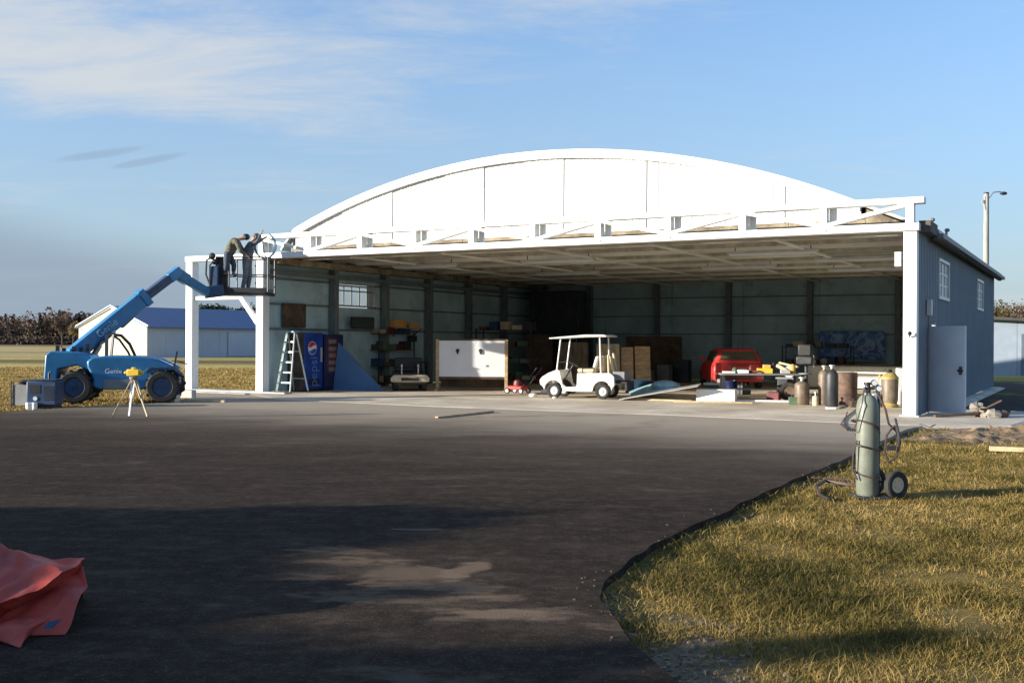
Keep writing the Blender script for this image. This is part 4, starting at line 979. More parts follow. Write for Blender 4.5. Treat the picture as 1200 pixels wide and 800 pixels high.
# ------------------------------------------------------------------ racks with clutter in the shadows
ctr = {}
def rack(u, v, w, dep, h, nsh, lab, face=0.0, seed=1, mat='dark'):
    rr = random.Random(seed); t = thing('storage_rack', lab, 'storage rack', hp(u, v), HRZ + face)
    for x in (0, w):
        for y in (0, dep): m = MB(); m.box(x - .02, x + .02, y - .02, y + .02, 0, h); obj('upright', m, M_[mat], t)
    base = hp(u, v); rot = Matrix.Translation(base) @ Matrix.Rotation(HRZ + face, 4, 'Z')
    res = []
    for k in range(nsh):
        z = .15 + k * (h - .2) / max(1, nsh - 1); m = MB(); m.box(.021, w - .021, -.02, dep + .02, z - .02, z); obj('shelf', m, M_['dwood'], t)
        x = .1
        while x < w - .3:
            ww = rr.uniform(.2, .45); hh = rr.uniform(.12, .32); res.append((rot, x, ww, z, hh, rr.choice(['dwood', 'blue2', 'grey', 'vred', 'dark', 'wood2', 'green', 'beige']))); x += ww + rr.uniform(.02, .15)
    return res
R1 = rack(.45, 5.2, 2.2, .5, 1.9, 4, 'dark steel rack of boxes along the left wall behind the triangular sheet', R(90) , 3)
R2 = rack(1.1, 10.5, 2.4, .6, 2.1, 4, 'dark steel rack of boxes deep in the left rear part of the hangar', 0, 5)
R3 = rack(11.3, 16.6, 2.6, .6, 1.5, 3, 'low rack of boxes behind the red car against the back wall', 0, 9)
cols_ = {'dwood': 'brown', 'blue2': 'blue', 'grey': 'grey', 'vred': 'dark red', 'dark': 'black', 'wood2': 'tan', 'green': 'green', 'beige': 'beige'}
for RR, where, grp in ((R1, 'left wall rack', 'boxes on the left wall rack'), (R2, 'left rear rack', 'boxes on the left rear rack'), (R3, 'rack behind the red car', 'boxes on the low rack')):
    zs_ = sorted({z for _, _, _, z, _, _ in RR}); ordn = ['first', 'second', 'third', 'fourth', 'fifth', 'sixth', 'seventh', 'eighth']
    for rot, x, w, z, h, c in RR:
        row = sorted(q_[1] for q_ in RR if q_[3] == z)
        m = MB(rot); m.box(x, x + w, .05, .42, z + .001, z + h)
        tag(obj('storage_box', m, M_[c], bevel=.01), '%s box, %s from the left, %s shelf up, %s' % (cols_[c], ordn[row.index(x)], ordn[zs_.index(z)], where), 'box', grp)
# tall dark stack left of centre at the back: curtain of dark material on a frame
t = thing('tall_cabinet', 'very tall dark cabinet standing at the left end of the back wall', 'cabinet', hp(.9, 15.2), HRZ)
m = MB(); m.box(0, 2.3, 0, .7, .1, 3.75); obj('carcass', m, M_['dark'], t, bevel=.02)
for i in range(3): m = MB(); m.box(.03 + i * .76, .74 + i * .76, -.03, -.001, .15, 3.7); dd = obj('door', m, M_['dark'], t, bevel=.01); m = MB(); m.box(.68 + i * .76, .70 + i * .76, -.06, -.031, 1.6, 1.85); obj('handle', m, M_['lgrey'], dd)
# dark table with drill press like tools near x 460-500
def bench(lab, p, rz, w, dep, h, top, leg, name='workbench'):
    t = thing(name, lab, 'workbench', p, rz)
    m = MB(); m.box(-w / 2, w / 2, -dep / 2, dep / 2, h - .05, h); obj('top', m, M_[top], t, bevel=.006)
    for s in (-1, 1):
        for q_ in (-1, 1): m = MB(); m.box(s * (w / 2 - .07) - .03, s * (w / 2 - .07) + .03, q_ * (dep / 2 - .07) - .03, q_ * (dep / 2 - .07) + .03, 0, h - .05); obj('leg', m, M_[leg], t)
    m = MB(); m.box(-w / 2 + .1, w / 2 - .1, -dep / 2 + .06, dep / 2 - .06, .28, .31); obj('lower_shelf', m, M_[leg], t)
    return t
bench('dark low workbench behind the small utility cart', G(470, 450), HRZ, 2.0, .7, .85, 'dwood', 'dark')
# mast tools on that bench
for i, (dx, h) in enumerate(((-.5, .75), (.1, .6), (.55, .9))):
    p = G(470, 450) + Vector((dx * .88, -dx * .47, .851)); t = thing('bench_tool', ('tall drill press at the left end of the dark bench', 'grinder post in the middle of the dark bench', 'black vertical jack stand at the right end of the dark bench')[i], 'tool', p, HRZ)
    m = MB(); m.box(-.12, .12, -.15, .15, 0, .04); obj('foot', m, M_['dark'], t)
    m = MB(); m.tube([(0, 0, .04), (0, 0, h)], .03, 8); obj('column', m, M_['lgrey'], t)
    m = MB(); m.box(-.09, .09, -.25, .12, h - .18, h + .05); obj('head', m, M_['dark'], t, bevel=.02)

# ------------------------------------------------------------------ small utility cart (facing the camera)
p = G(476, 458.5) + Vector((0, .9, 0)); t = thing('utility_cart', 'low dark utility cart with a cream front bumper facing out of the hangar', 'utility cart', p, R(8))
for x in (-.45, .45):
    for y in (-.62, .62): wheel('wheel', (x, y, .22), .22, .18, t, Matrix.Rotation(R(90), 4, 'Z') @ Matrix.Rotation(0, 4, 'Z') @ Matrix.Translation((0, 0, 0)) if False else Matrix.Translation((x, y, 0)) @ Matrix.Rotation(R(90), 4, 'Z') @ Matrix.Translation((-x, -y, 0)), rimc='grey', n=16)
m = MB(); m.prism([(-.98, .22), (-.98, .42), (-.9, .50), (-.35, .56), (-.3, .36), (.2, .34), (.25, .58), (.95, .60), (.95, .25)], -.52, .52, 'X'); obj('body', m, M_['dark'], t, bevel=.03)
m = MB(); m.prism([(-.60, .30), (.60, .30), (.62, .42), (.52, .53), (-.52, .53), (-.62, .42)], -1.05, -.97, 'Y'); obj('front_cowl', m, M_['beige'], t, bevel=.03)
m = MB(); m.box(-.28, .28, -1.062, -1.052, .34, .44); obj('grille', m, M_['black'], t)
for x in (-.45, .45): m = MB(); m.lathe([(.05, -1.075), (.055, -1.05)], 12, (x, 0, .42), 'Y'); obj('headlight', m, M_['lgrey'], t)
for x in (-.26, .26): m = MB(); m.tube([(x, -.9, .48), (x, -.9, .80)], .02, 6); m.ell((x, -.9, .82), (.035, .035, .045), 8, 5); obj('marker_post', m, M_['lgrey'], t)
m = MB(); m.box(-.45, .45, .3, .7, .6, .72); m.box(-.45, .45, .62, .74, .7, 1.05); obj('seat', m, M_['black'], t, bevel=.03)
m = MB(); m.tube([(.2, -.35, .5), (.2, -.1, .9)], .02, 6); m.lathe([(.16, -.01), (.16, .01)], 16, (.2, -.1, .9)); obj('steering_wheel', m, M_['black'], t)

# ------------------------------------------------------------------ white panel on timber stand
p = G(553, 458.1); t = thing('display_board', 'white board with two black knobs held between brown timber posts', 'board', p, R(-3))
hw = 1.06
m = MB(); m.box(-hw, hw, 0, .04, .46, 1.62); obj('white_face', m, M_['paper'], t, bevel=.004)
for s in (-1, 1):
    m = MB(); m.box(s * (hw + .05) - .05, s * (hw + .05) + .05, -.03, .08, 0, 1.66); obj('post', m, M_['wood'], t, bevel=.004)
    m = MB(); m.box(s * (hw + .05) - .05, s * (hw + .05) + .05, -.35, .45, .006, .07); obj('foot', m, M_['wood'], t)
    m = MB(); m.lathe([(.055, -.03), (.06, -.001)], 14, (-.09 + s * .37, 0, 1.30), 'Y'); m.ell((-.09 + s * .37, -.02, 1.25), (.035, .03, .07), 8, 6); obj('black_knob', m, M_['black'], t)
m = MB(); m.box(-hw, hw, -.012, .055, 1.62, 1.67); obj('top_rail', m, M_['dwood'], t)
m = MB(); m.box(-hw, hw, .0, .04, .38, .455); obj('bottom_rail', m, M_['dwood'], t)
m = MB(); m.box(-hw - .0, hw, .5, .54, .1, .42); obj('rear_board', m, M_['dwood'], t)
m = MB(); m.box(-.12, .12, -.008, -.001, 1.54, 1.6); obj('paper_label', m, M_['foam'], t)
m = MB(); m.box(.46, .54, -.008, -.001, .78, .84); obj('latch', m, M_['grey'], t)

# ------------------------------------------------------------------ small red mower
p = G(607, 461); t = thing('lawn_mower', 'small red push mower beside the timber post of the white board', 'mower', p, R(150))
m = MB(); m.box(-.26, .26, -.22, .22, .12, .24); obj('deck', m, M_['red'], t, bevel=.04)
m = MB(); m.lathe([(.13, .24), (.14, .30), (.11, .40), (.05, .43)], 14); obj('engine', m, M_['vred'], t)
for x in (-.24, .24):
    for y in (-.24, .24): wheel('wheel', (x, y, .09), .09, .05, t, n=12)
m = MB(); m.tube([(-.24, -.18, .2), (-.75, -.18, .8), (-.75, .18, .8), (-.24, .18, .2)], .012, 6); obj('handle', m, M_['dark'], t)

# ------------------------------------------------------------------ golf cart
gp = (G(652, 466) + G(706, 468.2)) / 2 + Vector((.18, .42, 0)); t = thing('golf_cart', 'white golf cart with a canopy roof and beige seat parked at the hangar opening', 'golf cart', gp, math.atan2(.36, -.93))
gc = t; t.scale = (.94, .94, .97)
for x, y in ((.80, .46), (-.72, .46), (.80, -.46), (-.72, -.46)): wheel('wheel', (x, y, .225), .225, .2, t, rimc='lgrey', n=20)
side = [(1.22, .40), (1.24, .52), (1.16, .62), (.95, .74), (.68, .84), (.60, .80), (.52, .42), (.42, .34), (.10, .34), (.06, .40), (.05, .74), (-.95, .76), (-1.08, .66), (-1.10, .42), (-1.02, .38)]
def arch(cx, r, n=8): return [(cx - r * math.cos(PI * i / n), .24 + r * math.sin(PI * i / n)) for i in range(n + 1)]
bot = [(-1.02, .30)] + arch(-.72, .29) + [(-.40, .22), (.46, .22)] + arch(.80, .29) + [(1.14, .34)]
poly = [p_ for p_ in side[:-1]] + bot
m = MB(); 
for y0, y1 in ((.44, .56), (-.56, -.44)): m.prism(poly, y0, y1, 'Y')
obj('body_side', m, M_['cwhite'], t, bevel=.02)
m = MB(); m.prism([(1.21, .42), (1.23, .52), (1.15, .61), (.94, .73), (.68, .83), (.60, .79), (.56, .6), (.9, .5), (1.1, .4)], -.438, .438, 'Y'); obj('front_cowl', m, M_['cwhite'], t, bevel=.02)
m = MB(); m.prism([(.04, .30), (.04, .73), (-.94, .74), (-1.06, .64), (-1.06, .42), (-.98, .54), (-.45, .54), (-.42, .30)], -.438, .438, 'Y'); obj('seat_pod', m, M_['cwhite'], t, bevel=.01)
m = MB(); m.box(-.42, 1.0, -.436, .436, .22, .285); obj('floor_pan', m, M_['dark'], t)
m = MB(); m.box(-.02, .55, -.43, .43, .287, .30); obj('floor_mat', m, M_['black'], t)
m = MB(); m.box(-.50, .06, -.52, .52, .765, .88); obj('seat_cushion', m, M_['beige'], t, bevel=.04)
m = MB(); m.prism([(-.50, .90), (-.40, .90), (-.50, 1.24), (-.60, 1.24)], .03, .50, 'Y'); m.prism([(-.50, .90), (-.40, .90), (-.50, 1.24), (-.60, 1.24)], -.50, -.03, 'Y'); obj('backrest', m, M_['cwhite'], t, bevel=.04)
m = MB(); m.box(-.72, -.62, -.45, .45, .78, 1.22); obj('seat_back_shell', m, M_['beige'], t, bevel=.03)
for y in (.47, -.47):
    m = MB(); m.tube([(.72, y, .82), (.60, y, 1.76)], .022, 8); obj('front_post', m, M_['cwhite'], t)
    m = MB(); m.tube([(-.66, y, .75), (-.62, y, 1.78)], .024, 8); obj('rear_post', m, M_['cwhite'], t)
m = MB(); m.prism([(.92, 1.73), (.94, 1.76), (.5, 1.80), (-.2, 1.855), (-.75, 1.86), (-.86, 1.83), (-.86, 1.79), (-.2, 1.79), (.5, 1.75)], -.60, .60, 'Y'); obj('canopy_roof', m, M_['cwhite'], t, bevel=.02)
m = MB(); m.tube([(.68, .47, 1.05), (.68, -.47, 1.05)], .012, 6); obj('windscreen_bar', m, M_['grey'], t)
m = MB(); m.tube([(.55, .22, .55), (.28, .22, .98)], .02, 8); obj('steering_column', m, M_['black'], t)
m = MB(Matrix.Translation((.27, .22, 1.0)) @ Matrix.Rotation(R(-32), 4, 'Y')); pts = [(.17 * math.cos(2 * PI * i / 20), .17 * math.sin(2 * PI * i / 20), 0) for i in range(21)]; m.tube(pts, .014, 6); m.tube([(-.17, 0, 0), (.17, 0, 0)], .01, 5); m.tube([(0, -.17, 0), (0, .17, 0)], .01, 5); obj('steering_wheel', m, M_['black'], t)
m = MB(); m.tube([(-.1, .52, .77), (-.1, .52, .88), (-.45, .52, .90), (-.45, .52, .77)], .015, 6); m.tube([(-.1, -.52, .77), (-.1, -.52, .88), (-.45, -.52, .90), (-.45, -.52, .77)], .015, 6); obj('hip_restraint', m, M_['dark'], t)
m = MB(); m.box(-1.45, -1.02, -.42, .42, .46, .52); m.box(-1.45, -1.38, -.40, .40, .25, .46); obj('bag_deck', m, M_['black'], t, bevel=.01)
m = MB(); m.box(-1.36, -.98, -.38, .36, .54, .80); obj('cargo_crate', m, M_['grey'], t, bevel=.02)
m = MB(); m.tube([(-1.0, .3, .8), (-.9, .3, 1.25)], .04, 8); obj('canvas_roll', m, M_['beige'], t)
m = MB(); m.tube([(-.95, -.2, .8), (-.85, -.2, 1.32)], .035, 8); obj('canvas_roll', m, M_['beige'], t)
m = MB(); m.tube([(-.9, .42, .38), (-.86, .40, 1.28)], .03, 6); obj('canvas_roll', m, M_['beige'], t)
for y in (.36, -.36): m = MB(); m.ell((1.21, y, .56), (.03, .06, .045), 10, 6); obj('headlight', m, M_['lgrey'], t)
# bits on the floor round the cart
for i, (px, py, r, lab) in enumerate(((625, 465, .09, 'small white rag lying left of the golf cart front wheel, further out'), (640, 461.5, .12, 'white rag heaped just left of the golf cart front wheel'), (650, 467, .05, 'tiny white scrap under the golf cart front wheel'), (670, 461, .13, 'pale crumpled sack on the floor under the golf cart'))):
    p = G(px, py, .006); m = MB(); m.ell((0, 0, r * .6), (r * 1.3, r, r * .65), 12, 8, .16); o = tag(obj('rag', m, M_['foam' if i < 3 else 'beige'], ang=80), lab, 'rag'); o.location = p

# ------------------------------------------------------------------ plywood and crates at the back
def plate(lab, px0, px1, py, pyt, mat, lean=.0, name='plywood_sheet'):
    a, b = G(px0, py), G(px1, py); b.z = a.z = .006
    d_ = a.y; h = (py - pyt) * d_ / F; t3 = (b - a); nrm_ = Vector((-t3.y, t3.x, 0)).normalized()
    m = MB(); up = Vector((0, 0, h)) + nrm_ * lean; th = nrm_ * .03
    m.hexa([Vector(), t3, t3 + th, th, up, t3 + up, t3 + up + th, up + th]); o = tag(obj(name, m, mat, bevel=.003), lab, 'sheet'); o.location = a; return o
W2, W1, DW = M_['wood2'], M_['wood'], M_['dwood']
plate('dark plywood sheet leaning left of the golf cart canopy', 618, 648, 447, 392, DW, .15)
plate('tan plywood sheet seen through the golf cart', 655, 690, 446.5, 401, W2, .15)
plate('greyish tan plywood sheet right behind the golf cart rear post', 700, 727, 456.2, 403, W2, .15)
plate('light brown plywood sheet, first right of the golf cart', 729, 743, 455.6, 407, W1, .15)
plate('light brown plywood sheet, second right of the golf cart', 745, 763, 455.4, 406, W1, .15)
plate('dark slatted pallet standing above the plywood sheets', 734, 800, 447.5, 394, DW, .1, 'pallet')
plate('very dark sheet left of the red car', 766, 799, 447, 412, DW, .12)
for i, (px, w, h, c, lab) in enumerate(((632, .5, .45, 'vred', 'dark red toolbox on the floor behind the mower'), (757, .6, .5, 'grey', 'grey crate in front of the light brown plywood'), (779, .5, .7, 'grey', 'tall grey crate left of the red car'), (800, .6, .9, 'dark', 'black chest beside the red car'))):
    p = G(px, 449 - i * .3, .006); m = MB(); m.box(-w / 2, w / 2, -.2, .25, 0, h); o = tag(obj('crate', m, M_[c], bevel=.02), lab, 'crate'); o.location = p; o.rotation_euler.z = HRZ
# ------------------------------------------------------------------ sheets, planks and foam box in the opening
def slab(name, lab, cat, pts, th, mat, bev=.003):
    o3 = Vector(pts[0]); m = MB(); n2 = len(pts); T3 = Vector((0, 0, th)); m.add([Vector(p) - o3 for p in pts] + [Vector(p) - o3 + T3 for p in pts], [tuple(reversed(range(n2))), tuple(range(n2, 2 * n2))] + [(k, (k + 1) % n2, (k + 1) % n2 + n2, k + n2) for k in range(n2)])
    o = tag(obj(name, m, mat, bevel=bev, smooth=False), lab, cat); o.location = o3; return o
def gz(px, py, z): return G(px, py, z)
slab('metal_sheet', 'long grey sheet sloping up from the floor right of the golf cart', 'sheet', [gz(726, 468.5, .02), at(818, 453, 27.4), at(822, 450, 28.6), gz(733, 465.5, .02)], .02, M_['lgrey'])
slab('metal_sheet', 'teal sheet lying bent on the floor behind the grey one', 'sheet', [gz(741, 464, .04), at(793, 455.5, 28.9), at(772, 447.5, 30.4), gz(736, 458.5, .04)], .015, M_['lblue'])
slab('metal_sheet', 'dark blue sheet propped behind the teal one', 'sheet', [gz(733, 460, .02), gz(763, 460, .02), at(765, 446, 31.3), at(738, 445, 31.3)], .02, M_['blue2'])
m = MB(); m.ell((0, 0, .12), (.42, .3, .16), 14, 8, .12); o = tag(obj('plastic_film', m, M_['lblue'], ang=80), 'crumpled pale plastic film on top of the teal sheet', 'plastic film'); o.location = at(780, 456, 29.6) + Vector((0, 0, -.02))
for i, (a, b, lab) in enumerate((((735, 468.5), (812, 471), 'pale plank lying along the opening, nearest the golf cart'), ((790, 471.5), (882, 473), 'pale plank lying in front of the white foam block'), ((820, 469.5), (938, 471.5), 'long white painted plank under the workbench front'))):
    A_, B_ = G(*a), G(*b); m = MB(); m.bar(Vector((0, 0, .03)), B_ - A_ + Vector((0, 0, .03)), .16, .045); o = tag(obj('plank', m, M_['pale' if i < 2 else 'foam'], bevel=.004), lab, 'plank'); o.location = A_
p = G(816, 470); m = MB(); m.box(0, 1.05, 0, .45, 0, .33); o = tag(obj('foam_block', m, M_['foam'], bevel=.02), 'white foam block on the floor in front of the red car', 'foam block'); o.location = p; o.rotation_euler.z = R(-20)
# thin board on the apron
A_, B_ = G(512, 490), G(578, 483); m = MB(); m.bar(Vector((0, 0, .02)), B_ - A_ + Vector((0, 0, .02)), .08, .035); o = tag(obj('batten', m, M_['wood'], bevel=.003), 'thin timber batten lying alone on the concrete apron', 'batten'); o.location = A_ + Vector((0, 0, .004))

# ------------------------------------------------------------------ red car (rear view)
cp = G(866, 456.5) + Vector((.1, 1.9, 0)); t = thing('parked_car', 'red estate car parked inside with its tailgate towards the opening', 'car', cp, R(90 - 3))
# local: +x forward, rear at x=-2
def loft(m, secs):   # secs: list of (x, [(y,z)...]) same count
    n2 = len(secs[0][1]); V = [(x, p[0], p[1]) for x, P in secs for p in P]; Fs = []
    for i in range(len(secs) - 1):
        for k in range(n2): Fs.append((i * n2 + k, i * n2 + (k + 1) % n2, (i + 1) * n2 + (k + 1) % n2, (i + 1) * n2 + k))
    Fs.append(tuple(range(n2))); Fs.append(tuple(reversed(range((len(secs) - 1) * n2, len(secs) * n2)))); m.add(V, Fs)
def lowsec(w, z0, z1): return [(-w, z0 + .1), (-w * .9, z0), (w * .9, z0), (w, z0 + .1), (w * 1.0, z1 - .18), (w * .93, z1), (-w * .93, z1), (-w * 1.0, z1 - .18)]
m = MB(); loft(m, [(-2.0, lowsec(.78, .32, .86)), (-1.92, lowsec(.86, .26, .92)), (-1.2, lowsec(.88, .24, .94)), (.7, lowsec(.88, .24, .92)), (1.5, lowsec(.86, .24, .82)), (2.0, lowsec(.74, .30, .66))]); obj('body', m, M_['red'], t, bevel=.03)
def cab(w, wt, z1): return [(-w, .90), (w, .90), (wt, z1 - .08), (wt * .85, z1), (-wt * .85, z1), (-wt, z1 - .08)]
m = MB(); loft(m, [(-1.95, cab(.80, .79, .96)), (-1.62, cab(.80, .64, 1.36)), (-.8, cab(.80, .66, 1.41)), (.35, cab(.80, .64, 1.38)), (1.05, cab(.78, .74, .98))]); obj('cabin', m, M_['red'], t, bevel=.03)
m = MB(); m.add([(-1.925, -.64, 1.02), (-1.925, .64, 1.02), (-1.70, .54, 1.30), (-1.70, -.54, 1.30), (-1.89, -.64, 1.02), (-1.89, .64, 1.02), (-1.66, .54, 1.30), (-1.66, -.54, 1.30)], [(0, 1, 2, 3), (7, 6, 5, 4), (0, 4, 5, 1), (1, 5, 6, 2), (2, 6, 7, 3), (3, 7, 4, 0)]); obj('rear_window', m, M_['cglass'], t)
for s in (-1, 1):
    for x0, x1 in ((-1.5, -.75), (-.68, .12)):
        m = MB(); y = s * .80; m.add([(x0 - .12 * (x0 < -1), y + s * .003, .98), (x1, y + s * .003, .98), (x1, s * .69, 1.30), (x0 + .02, s * .69, 1.30), (x0 - .12 * (x0 < -1), y - s * .04, .98), (x1, y - s * .04, .98), (x1, s * .64, 1.30), (x0 + .02, s * .64, 1.30)], [(0, 1, 2, 3), (7, 6, 5, 4), (0, 4, 5, 1), (1, 5, 6, 2), (2, 6, 7, 3), (3, 7, 4, 0)]); obj('side_window', m, M_['cglass'], t)
    m = MB(); m.box(-2.03, -1.93, s * .74 - .07, s * .74 + .07, .58, .90); obj('tail_light', m, M_['lred'], t, bevel=.02)
    m = MB(); m.box(.5, .65, s * .86, s * .98, .95, 1.08); obj('wing_mirror', m, M_['red'], t, bevel=.02)
m = MB(); m.box(-2.12, -1.98, -.82, .82, .34, .52); obj('rear_bumper', m, M_['vred'], t, bevel=.03)
m = MB(); m.box(-2.025, -2.005, -.24, .24, .60, .72); obj('number_plate', m, M_['paper'], t)
m = MB(); m.box(-2.02, -1.97, -.3, .3, .80, .84); obj('tailgate_handle', m, M_['vred'], t)
m = MB(); m.tube([(-1.60, 0, 1.34), (-1.75, 0, 1.6)], .008, 5); m.bar((-1.93, -.1, 1.04), (-1.84, .35, 1.12), .02, .02); obj('rear_wiper', m, M_['black'], t)
for x, y in ((-1.25, .78), (1.25, .78), (-1.25, -.78), (1.25, -.78)): wheel('wheel', (x, y, .30), .30, .19, t, n=20)
m = MB(); m.tube([(-1.9, .4, .30), (-2.08, .4, .28)], .03, 8); obj('exhaust', m, M_['dark'], t)

# ------------------------------------------------------------------ workbench and things on it
wb = G(890, 468); t = bench('cluttered steel workbench in front of the red car', wb, HRZ + R(24), 2.2, .65, .74, 'grey', 'dark')
wT = Matrix.Translation(wb) @ Matrix.Rotation(HRZ + R(24), 4, 'Z')
def on(x, y, z=.741): return (wT @ Vector((x, y, z)))
for i, (x, w, h, c, lab) in enumerate(((-.85, .35, .05, 'foam', 'white tray at the left end of the cluttered workbench'), (-.45, .3, .09, 'paper', 'white folded cloth on the cluttered workbench, beside the tray'), (.15, .42, .14, 'yellow', 'yellow tool case in the middle of the cluttered workbench'), (.22, .2, .24, 'orange', 'orange box behind the yellow tool case on the workbench'), (.7, .25, .1, 'lgrey', 'small grey box at the right end of the cluttered workbench'))):
    m = MB(); m.box(-w / 2, w / 2, -.12 + (.15 if i == 3 else 0), .12 + (.15 if i == 3 else 0), 0, h); o = tag(obj('bench_item', m, M_[c], bevel=.01), lab, 'bench item'); o.location = on(x, 0); o.rotation_euler.z = HRZ + R(20)
t = thing('angle_grinder', 'small red angle grinder lying on the cluttered workbench', 'grinder', on(-.1, -.1), HRZ)
m = MB(); m.tube([(-.14, 0, .05), (.1, 0, .05)], .035, 8); obj('motor', m, M_['vred'], t)
m = MB(); m.lathe([(.06, .01), (.06, .02)], 14, (.14, 0, 0)); obj('disc', m, M_['grey'], t)
# dark blue bin left of bench leg
p = G(857, 467); m = MB(); m.lathe([(.16, 0), (.2, .5), (.21, .52), (.19, .52), (.15, .03)], 16); o = tag(obj('bin', m, M_['pdark']), 'dark blue bin against the red car tail at the bench end', 'bin'); o.location = p
p = G(835, 465); t = thing('stack_of_tools', 'green toolbox standing left of the red car wheel', 'toolbox', p, HRZ); m = MB(); m.box(-.2, .2, -.15, .15, 0, .35); obj('box', m, M_['green'], t, bevel=.02); m = MB(); m.box(-.22, .22, -.17, .17, .352, .42); obj('lid', m, M_['lgrey'], t, bevel=.01); m = MB(); m.tube([(-.1, 0, .42), (-.08, 0, .48), (.08, 0, .48), (.1, 0, .42)], .012, 6); obj('handle', m, M_['dark'], t)
# machine: black drill press by the steel post
p = G(945, 464); t = thing('drill_press', 'black pedestal machine standing against the steel post left of the banner', 'drill press', p, HRZ)
m = MB(); m.box(-.28, .28, -.25, .25, 0, .07); obj('base', m, M_['dark'], t, bevel=.01)
m = MB(); m.tube([(0, 0, .07), (0, 0, 1.3)], .05, 12); obj('column', m, M_['dark'], t)
m = MB(); m.box(-.24, .24, -.34, .18, .95, 1.20); obj('belt_housing', m, M_['dark'], t, bevel=.04)
m = MB(); m.box(-.2, .2, -.28, .16, 1.205, 1.56); obj('motor_cover', m, M_['black'], t, bevel=.04)
m = MB(); m.lathe([(.2, .66), (.2, .70)], 18, (0, -.12, 0)); obj('work_table', m, M_['grey'], t)
m = MB()
for k in range(3): a = 2 * PI * k / 3; m.tube([(.25, -.15, 1.05), (.27, -.15 + .2 * math.cos(a), 1.05 + .2 * math.sin(a))], .012, 6)
obj('feed_handle', m, M_['lgrey'], t)
# light machine with pale hood at bench right
p = G(925, 466); t = thing('chop_saw', 'grey chop saw with slanting pale guard on a dark stand', 'saw', p, HRZ)
m = MB(); m.box(-.3, .3, -.2, .2, 0, .55); obj('stand', m, M_['dark'], t, bevel=.02)
m = MB(); m.box(-.34, .34, -.24, .24, .552, .60); obj('saw_bed', m, M_['grey'], t)
m = MB(); m.bar((.2, 0, .65), (-.35, 0, .95), .22, .10); m.bar((.25, .05, .9), (-.3, .05, 1.02), .18, .06); obj('guard', m, M_['beige'], t, bevel=.02)
m = MB(); m.lathe([(.17, -.02), (.17, .02)], 20, (0, 0, .76), 'Y'); obj('blade', m, M_['lgrey'], t)

# ------------------------------------------------------------------ gas cylinders and drums
def gas(name, lab, px, py, r, h, mat, grp=None, cat='gas cylinder', cap='lgrey'):
    p = G(px, py, .006); t = thing(name, lab, cat, p, 0, grp)
    m = MB(); m.lathe([(r * .9, 0), (r, .03), (r, h * .80), (r * .93, h * .87), (r * .7, h * .93), (r * .35, h * .97), (r * .3, h)], 20); obj('tank', m, M_[mat], t)
    m = MB(); m.lathe([(r * .22, h), (r * .22, h + .05), (r * .45, h + .06), (r * .45, h + .09), (r * .1, h + .10)], 12); obj('valve', m, M_[cap], t)
    m = MB(); m.lathe([(r * 1.02, h * .45), (r * 1.02, h * .455)], 20); obj('strap', m, M_['dark'], t)
    return t
gas('gas_cylinder', 'short brown gas cylinder beside the chop saw stand', 940, 474, .19, .62, 'tank')
gas('gas_cylinder', 'tall brown gas cylinder with a yellow tag, left of the black one', 966, 474, .15, .92, 'tank')
gas('gas_cylinder', 'tall black gas cylinder between the tagged one and the rusty drum', 975, 476, .16, .95, 'dark')
p = at(965, 457, G(966, 474).y - .2); m = MB(); m.box(-.04, .04, -.01, .01, -.09, .05); o = tag(obj('tag', m, M_['yellow'], bevel=.004), 'yellow tag hung on the tall brown gas cylinder', 'tag'); o.location = p
gas('gas_cylinder', 'small white topped flask on the floor between the brown cylinders', 956, 475, .08, .26, 'beige')
p = G(992, 474, .006); t = thing('oil_drum', 'rusty brown oil drum behind the green welding cylinder', 'drum', p)
m = MB(); m.lathe([(.27, 0), (.285, .02), (.275, .04), (.275, .26), (.285, .28), (.275, .30), (.275, .55), (.285, .57), (.275, .59), (.275, .80), (.285, .83), (.27, .84), (.265, .82)], 24); obj('shell', m, M_['rust'], t)
m = MB(); m.lathe([(.03, .82), (.03, .85)], 10, (.15, 0, 0)); obj('bung', m, M_['dark'], t)
p = G(1043, 477, .006); DY = pmat('dull_ochre_plastic', (.36, .27, .09), .6, var=.25, scale=6); t = thing('shop_vacuum', 'brown drum vacuum with dull yellow lid and foot beside the right door column', 'vacuum', p, R(20))
m = MB(); m.lathe([(.19, .12), (.20, .2), (.21, .68), (.20, .70)], 20); obj('drum', m, M_['tank'], t)
m = MB(); m.lathe([(.215, .70), (.21, .76), (.14, .84), (.06, .87)], 20); obj('lid', m, DY, t)
m = MB(); m.ell((0, 0, .90), (.07, .05, .05), 10, 6); obj('switch_knob', m, M_['black'], t)
m = MB(); m.lathe([(.20, .0), (.22, .05), (.17, .12)], 16); obj('foot_ring', m, DY, t)
p = G(1056, 474, .006); m = MB(); m.box(-.1, .1, -.1, .1, 0, .95); o = tag(obj('white_carton', m, M_['foam'], bevel=.01), 'tall narrow white carton tucked behind the right door column', 'carton'); o.location = p
p = G(1010, 456, .006); t = thing('counter', 'long white counter under the banner at the back right', 'counter', p, HRZ)
m = MB(); m.box(-1.9, 1.7, -.3, .3, .05, .80); obj('carcass', m, pmat('counter_grey', (.62, .60, .54), .7), t)
m = MB(); m.box(-1.95, 1.75, -.34, .32, .802, .84); obj('top', m, M_['dwood'], t)
for i in range(4):
    m = MB(); m.box(-1.87 + i * .9, -1.0 + i * .9, -.325, -.301, .1, .76); dd = obj('door', m, pmat('counter_door', (.66, .63, .56), .7), t, bevel=.006)
    m = MB(); m.box(-1.1 + i * .9, -1.08 + i * .9, -.345, -.326, .5, .62); obj('handle', m, M_['dark'], dd)
for i, (px, w) in enumerate(((1000, .9), (1030, .5))):
    p = at(px, 441, 27.0); 
